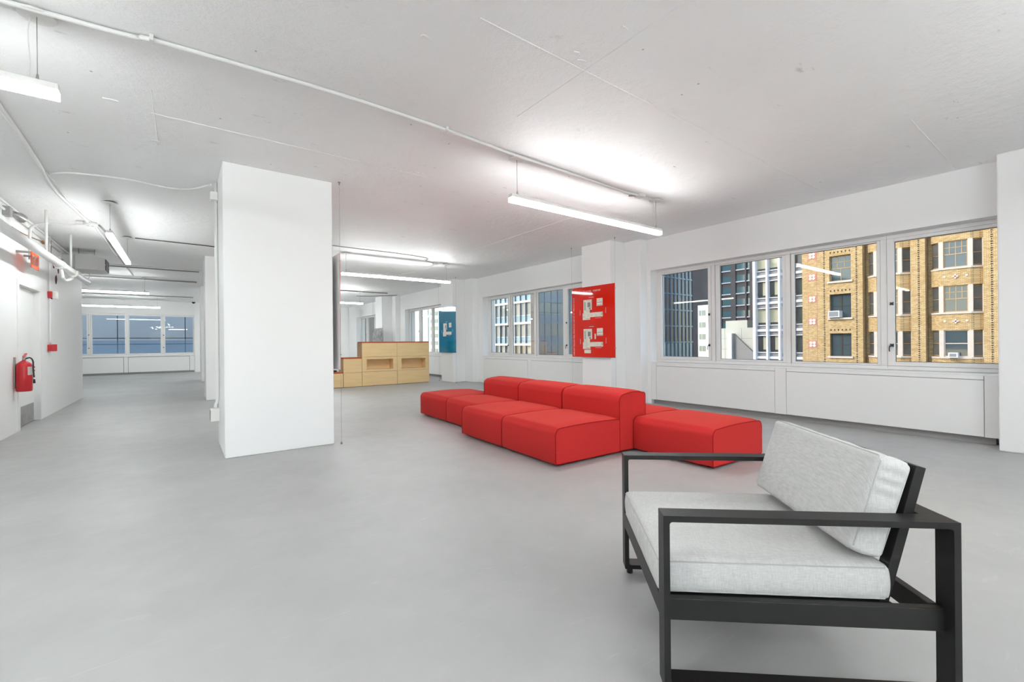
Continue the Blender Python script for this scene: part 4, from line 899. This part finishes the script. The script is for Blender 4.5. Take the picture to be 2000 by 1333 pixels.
# four-petal terracotta ornaments
def ornament(y, z, s, four=True):
    o = part_box(bk, 'terracotta_ornament', 'terracotta', FX - 0.025, FX + 0.01, y - s, y + s, z - s, z + s) if four else None
    for k in range(4):
        a = math.pi / 4 + k * math.pi / 2 if four else k * math.pi / 2
        mb = MB(); pts = []
        for q in range(8):
            b = q * math.pi / 4; pts.append((y + math.cos(a) * s * 0.55 + math.cos(b) * s * 0.38 - 8, z + math.sin(a) * s * 0.55 + math.sin(b) * s * 0.38 + 32))
        mb.prism(pts, -0.06, 0.0, 'x'); pt = mb.build('petal', 'ivory_tile', bk)
        if o: pt.parent = o; pt.location = -o.location
    mb = MB(); mb.prism([(y + math.cos(q * math.pi / 4) * s * 0.22 - 8, z + math.sin(q * math.pi / 4) * s * 0.22 + 32) for q in range(8)], -0.075, 0.0, 'x'); pt = mb.build('petal_centre', 'terracotta', bk)
    if o: pt.parent = o; pt.location = -o.location
for z in (-1.05, 0.836, 2.745, 4.654, 6.519, 8.333, 10.2): ornament(15.03, z, 0.31)
for yb in (15.36, 14.69): part_box(bk, 'ornament_border', 'terracotta', FX - 0.012, FX + 0.01, yb - 0.012, yb + 0.012, -3, 12)
# bay windows
for (yl, ya, yb, yr) in ((11.557, 10.76, 9.30, 8.68), (7.887, 7.07, 5.61, 5.0)):
    ylb = yl - 0.24
    outline = [(0.42, ylb - 8), (0.02, ya - 8), (0.02, yb - 8), (0.42, yr - 8), (0.9, yr - 8), (0.9, ylb - 8)]
    inner = [(0.58, ylb - 0.05 - 8), (0.20, ya - 8), (0.20, yb - 8), (0.58, yr + 0.05 - 8), (0.9, yr + .05 - 8), (0.9, ylb - .05 - 8)]
    lip = [(0.40, ylb + .02 - 8), (-0.06, ya + .05 - 8), (-0.06, yb - .05 - 8), (0.40, yr - .02 - 8), (0.9, yr - 8), (0.9, ylb - 8)]
    for i, z0 in enumerate((-4.45, -1.32, 1.79, 4.90, 8.02, 11.1)):
        z1 = z0 + 1.13
        s_ = MB().prism(outline, z0 + 32, z1 + 32).build('bay_spandrel', 'brick', bk)
        MB().prism(lip, z1 + 32, z1 + 32.13).build('bay_sill', 'stone', s_)
        if i == 5: break
        zt = (-1.32, 1.79, 4.90, 8.02, 11.1)[i]
        # window band set back behind the stone corner posts
        bnd = MB().prism(inner, z1 + 32.13, zt + 32).build('bay_window_band', 'room_dark', bk)
        for (p, q) in ((ya, 0), (yb, 0)):
            MB().box(0.02, 0.24, p - 0.12 - 8, p + 0.12 - 8, z1 + 32.13, zt + 32).build('stone_mullion', 'stone', bnd)
        for (p0, p1) in (((0.58, ylb - 0.05), (0.20, ya)), ((0.20, yb), (0.58, yr + 0.05))):
            q0, q1 = Vector((p0[0] - 0.02, p0[1] - 8, 0)), Vector((p1[0] - 0.02, p1[1] - 8, 0))
            zm = (z1 + .13 + zt) / 2 + 32
            m_ = MB().tube([q0 + Vector((0, 0, zm)), q1 + Vector((0, 0, zm))], 0.03, 4).build('meeting_rail', 'birch_shade_brown', bnd)
            for z in (z1 + 32.2, zt + 31.95): MB().tube([q0 + Vector((0, 0, z)), q1 + Vector((0, 0, z))], 0.035, 4).build('frame_bar', 'birch_shade_brown', bnd)
        MB().box(0.40, 0.62, yr - 8, yr + 0.10 - 8, z1 + 32.13, zt + 32).build('stone_jamb', 'stone', bnd)
        wf = sash_window(bk, yb + 0.12, ya - 0.12, z1 + 0.13, zt, FX + 0.18, 'birch_shade_brown' if i > 1 else 'stone', 'grid3' if i > 1 else 'blind', 0.5)
        if yl < 9:
            yc = (ya + yb) / 2; zc = z0 + 0.62
            for (dy, s) in ((0, 0.16),):
                mb = MB(); c8, c32 = yc - 8, zc + 32
                mb.prism([(c8 - .17, c32), (c8, c32 - .17), (c8 + .17, c32), (c8, c32 + .17)], -0.03, 0.03, 'x'); dia = mb.build('diamond_tile', 'terracotta', bk)
                mb = MB(); mb.box(-0.05, 0.0, c8 - .04, c8 + .04, c32 - .16, c32 + .16); mb.box(-0.05, 0, c8 - .16, c8 + .16, c32 - .04, c32 + .04); mb.build('cross_tile', 'ivory_tile', dia)
            for dy in (-0.55, 0.55): part_box(bk, 'square_tile', 'ivory_tile', FX - 0.02, FX + 0.03, yc + dy - 0.06, yc + dy + 0.06, zc - 0.04, zc + 0.08)
# window air conditioners
for (yc, zb, lab) in ((13.37, 3.02, 'window air conditioner in the flat brick wall, beside the flower ornaments'), (6.43, -0.11, 'window air conditioner in the lowest bay window of the brick house')):
    ac = tag(empty('window_air_conditioner', (FX - 0.1, yc, zb)), lab, 'air conditioner', 'window air conditioners')
    hw = 0.39 if zb > 1 else 0.24; hh = 0.53 if zb > 1 else 0.34
    MB().box(-0.35, 0.4, -hw, hw, 0, hh).build('case', 'white_clad', ac, bevel=0.01)
    MB().box(-0.36, -0.35, -hw + 0.07, hw - 0.07, 0.06, hh - 0.06).build('rear_grille', 'grey_clad', ac)
    for q in (-hw + .1, hw - .1): MB().tube([(-0.3, q, 0.0), (0.12, q, -0.25)], 0.012, 5).build('bracket', 'grey_clad', ac)

# white mullioned office block next to the brick house
wb = building('white_office_block', (43.3, 18, -32), 'white office block with vertical mullions left of the brick house')
part_box(wb, 'core', 'room_dark', 43.75, 58, 15.82, 20.0, -32, 28)
for (a, b) in ((19.776, 20.0), (18.70, 18.84), (17.64, 17.80), (16.55, 16.70)): part_box(wb, 'mullion', 'white_clad', 43.12, 43.75, a, b, -32, 28)
bays = [(18.84, 19.776), (17.80, 18.70), (16.70, 17.64), (15.82, 16.55)]
for k in range(-2, 6):
    z = 4.75 + (k - 2) * 2.52
    for j, (a, b) in enumerate(bays):
        sp_ = part_box(wb, 'spandrel', 'grey_clad', 43.55, 43.76, a, b, z - 0.62, z + 0.40)
        part_box(sp_, 'band', 'white_clad', 43.40, 43.55, a, b, z - 0.22, z)
        part_box(sp_, 'thin_bar', 'white_clad', 43.44, 43.55, a, b, z + 0.33, z + 0.40); part_box(sp_, 'thin_bar', 'white_clad', 43.44, 43.55, a, b, z - 0.62, z - 0.55)
        wn = part_box(wb, 'window', 'blind' if j < 3 else 'room_dark', 43.70, 43.76, a + 0.08, b, z - 1.90, z - 0.66)
        part_box(wn, 'pane', 'glass', 43.62, 43.63, a + 0.02, b - 0.02, z - 2.12, z - 0.62)
        if j < 2 and k % 2: part_box(wn, 'half_blind', 'room_dark', 43.68, 43.70, a + 0.5, b, z - 1.9, z - 0.66)
# pale terrace block
tb = building('terrace_block', (50, 25, -32), 'low pale terrace block with a diagonal shadow built as a dark prism')
part_box(tb, 'lower_block', 'terrace_wall', 50, 62, 21.0, 26.9, -32, 2.6); part_box(tb, 'upper_block', 'terrace_wall', 50.4, 60, 23.99, 26.42, 2.6, 3.46)
part_box(tb, 'white_fin', 'white_clad', 49.2, 50, 25.14, 25.65, -32, 2.0)
mb = MB(); mb.prism([(25.14 - 25, 1.95 + 32), (25.14 - 25, 0), (22.0 - 25, 0), (22.0 - 25, -1.1 + 32)], -0.35, 0.0, 'x'); mb.build('shadow_wedge', 'grey_clad', tb)  # dark prism stands in for the diagonal shadow on the terrace
for z in (0.2, 1.4): part_box(tb, 'joint', 'grey_clad', 49.99, 50.0, 23.3, 26.8, z, z + 0.03)
for y in (24.4, 26.3): part_box(tb, 'joint', 'grey_clad', 49.99, 50.0, y, y + 0.03, -3, 2.58)
# dark residential tower
tw = building('dark_residential_tower', (75, 40, -32), 'dark stone residential tower with teal windows and white ledges')
part_box(tw, 'shaft', 'dark_stone', 75.3, 90, 27, 45.6, -32, 45)
for (a, b) in ((34.0, 35.2), (35.75, 35.98), (37.55, 38.35), (40.0, 40.8), (42.4, 43.2)): part_box(tw, 'pier', 'dark_stone', 74.9, 75.3, a, b, -32, 45)
for k in range(-3, 7):
    z = 9.08 + k * 1.99
    for (a, b) in ((35.28, 35.72), (36.02, 37.5), (38.43, 39.95), (40.86, 42.34)):
        wn = part_box(tw, 'window', 'teal_glass', 75.22, 75.31, a, b, z + 0.08, z + 1.1); part_box(wn, 'ledge', 'white_clad', 75.0, 75.3, a - 0.02, b + 0.02, z - 0.12, z + 0.06)
# white low building
lw = building('white_low_rise', (60, 36, -32), 'white low-rise with square dark windows beside the glass grid tower')
part_box(lw, 'body', 'white_clad', 60, 61.5, 33.7, 35.55, -32, 6.3)
for z in (4.8, 3.1, 1.4, -0.3):
    for y in (34.40,): 
        wn = part_box(lw, 'window', 'teal_glass', 59.95, 60.02, y, y + 0.95, z, z + 0.75); part_box(wn, 'mullion', 'white_clad', 59.92, 59.96, y + 0.47, y + 0.52, z, z + 0.75)

# glass corner office block: sunlit street face and shaded side face
gb = building('glass_office_block', (43, 52, -32), 'blue glass office block with white bands at the street corner')
YC = 51.955
part_box(gb, 'core', 'room_dark', 43.7, 87.9, YC + 0.6, 76, -32, 40)
part_box(gb, 'corner_pier', 'dark_stone', 43.0, 43.9, YC, 52.99, -32, 40)
for k in range(-2, 6):
    z = 4.07 + k * 3.37
    part_box(gb, 'floor_band', 'white_clad', 43.0, 43.7, 52.99, 76, z, z + 0.33)
    for j in range(12):
        y = 53.06 + j * 1.375
        sp_ = part_box(gb, 'spandrel', 'blue_spandrel', 43.30, 43.70, y + 0.12, y + 1.365, z + 0.33, z + 1.40); part_box(sp_, 'sill', 'white_clad', 43.26, 43.30, y + 0.12, y + 1.365, z + 1.36, z + 1.45)
        part_box(gb, 'window', ('office_glass', 'office_blind', 'office_glass', 'side_window', 'office_glass')[(j * 3 + k * 7) % 5], 43.34, 43.70, y + 0.12, y + 1.365, z + 1.42, z + 3.37)
    # side face near the corner
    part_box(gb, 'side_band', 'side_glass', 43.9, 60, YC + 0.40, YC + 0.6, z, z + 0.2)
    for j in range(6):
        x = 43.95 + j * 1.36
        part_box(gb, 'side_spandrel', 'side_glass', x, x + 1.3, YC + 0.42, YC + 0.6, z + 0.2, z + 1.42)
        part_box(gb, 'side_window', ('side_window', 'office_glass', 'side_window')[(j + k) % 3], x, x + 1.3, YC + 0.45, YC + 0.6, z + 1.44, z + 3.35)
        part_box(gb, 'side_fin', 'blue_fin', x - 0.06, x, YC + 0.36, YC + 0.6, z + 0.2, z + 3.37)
for j in range(13):
    y = 53.06 + j * 1.375; part_box(gb, 'fin', 'blue_fin', 43.08, 43.35, y - 0.01, y + 0.12, -32, 40); part_box(gb, 'fin_edge', 'white_clad', 43.05, 43.08, y + 0.03, y + 0.08, -32, 40)
# gridded side face seen through the nearest window
part_box(gb, 'side_wall', 'blue_spandrel', 60, 74.5, YC + 0.3, YC + 0.6, -32, 40)
xs = [75.2, 77.05, 78.41, 79.79, 81.06, 82.49, 83.8, 85.1, 86.4, 87.72]
for j in range(len(xs)):
    part_box(gb, 'grid_fin', 'blue_fin', xs[j] - 0.13, xs[j] + 0.13, YC + 0.28, YC + 0.5, -32, 40)
for k in range(-2, 6):
    z = 0.93 + k * 3.25
    part_box(gb, 'grid_band', 'blue_spandrel', 74.5, 87.8, YC + 0.30, YC + 0.5, z - 0.14, z + 0.14)
    for j in range(len(xs) - 1):
        part_box(gb, 'grid_pane', 'brown_reflection' if k >= 0 else 'pale_panel', xs[j] + 0.13, xs[j + 1] - 0.13, YC + 0.42, YC + 0.58, z + 0.14, z + 3.11)
# pale panelled block and peach brick block far up the street
pp = building('pale_panel_block', (43, 95, -32), 'pale panelled block seen through the window behind the blue poster')
part_box(pp, 'core', 'pale_panel', 43.2, 58, 78, 112, -32, 45)
for k in range(-4, 12):
    z = 0.3 + k * 1.57
    for j, y in enumerate((88.6, 91.2, 93.8, 96.4, 99.0)): part_box(pp, 'panel', 'pale_panel', 43.0, 43.2, y, y + 2.54, z, z + 1.51)
    for y in (84.3, 86.1): part_box(pp, 'window', 'teal_glass', 43.1, 43.22, y, y + 1.45, z + 0.5, z + 1.3)
ph = building('peach_brick_block', (43, 125, -32), 'peach brick block glimpsed through the farthest window')
part_box(ph, 'wall', 'peach_brick', 43, 58, 114, 129, -32, 45); part_box(ph, 'return', 'pale_panel', 43, 58, 129, 140, -32, 45)
for k in range(-2, 6):
    z = 3.63 + k * 2.38
    for y in (116.5, 119.6, 122.6, 126.3): part_box(ph, 'window', 'teal_glass', 42.97, 43.02, y, y + 2.1, z, z + 1.14)
# grey panelled neighbour beyond the hall window
gp = building('grey_panelled_neighbour', (-2, 33, -32), 'blue-grey panelled neighbour building outside the hall window')
part_box(gp, 'core', 'joint', -40, 12, 33.1, 45, -32, 14)
for x0 in (-12.0, -8.96, -5.92, -2.88, 0.16, 3.2):
    for (z0, z1) in ((-6.2, -3.2), (-3.17, -0.2), (-0.17, 1.32), (1.36, 1.66), (1.70, 5.0), (5.03, 8.3), (8.33, 11.6)):
        part_box(gp, 'cladding_panel', 'grey_panel', x0, x0 + 3.0, 33.0, 33.1, z0, z1)
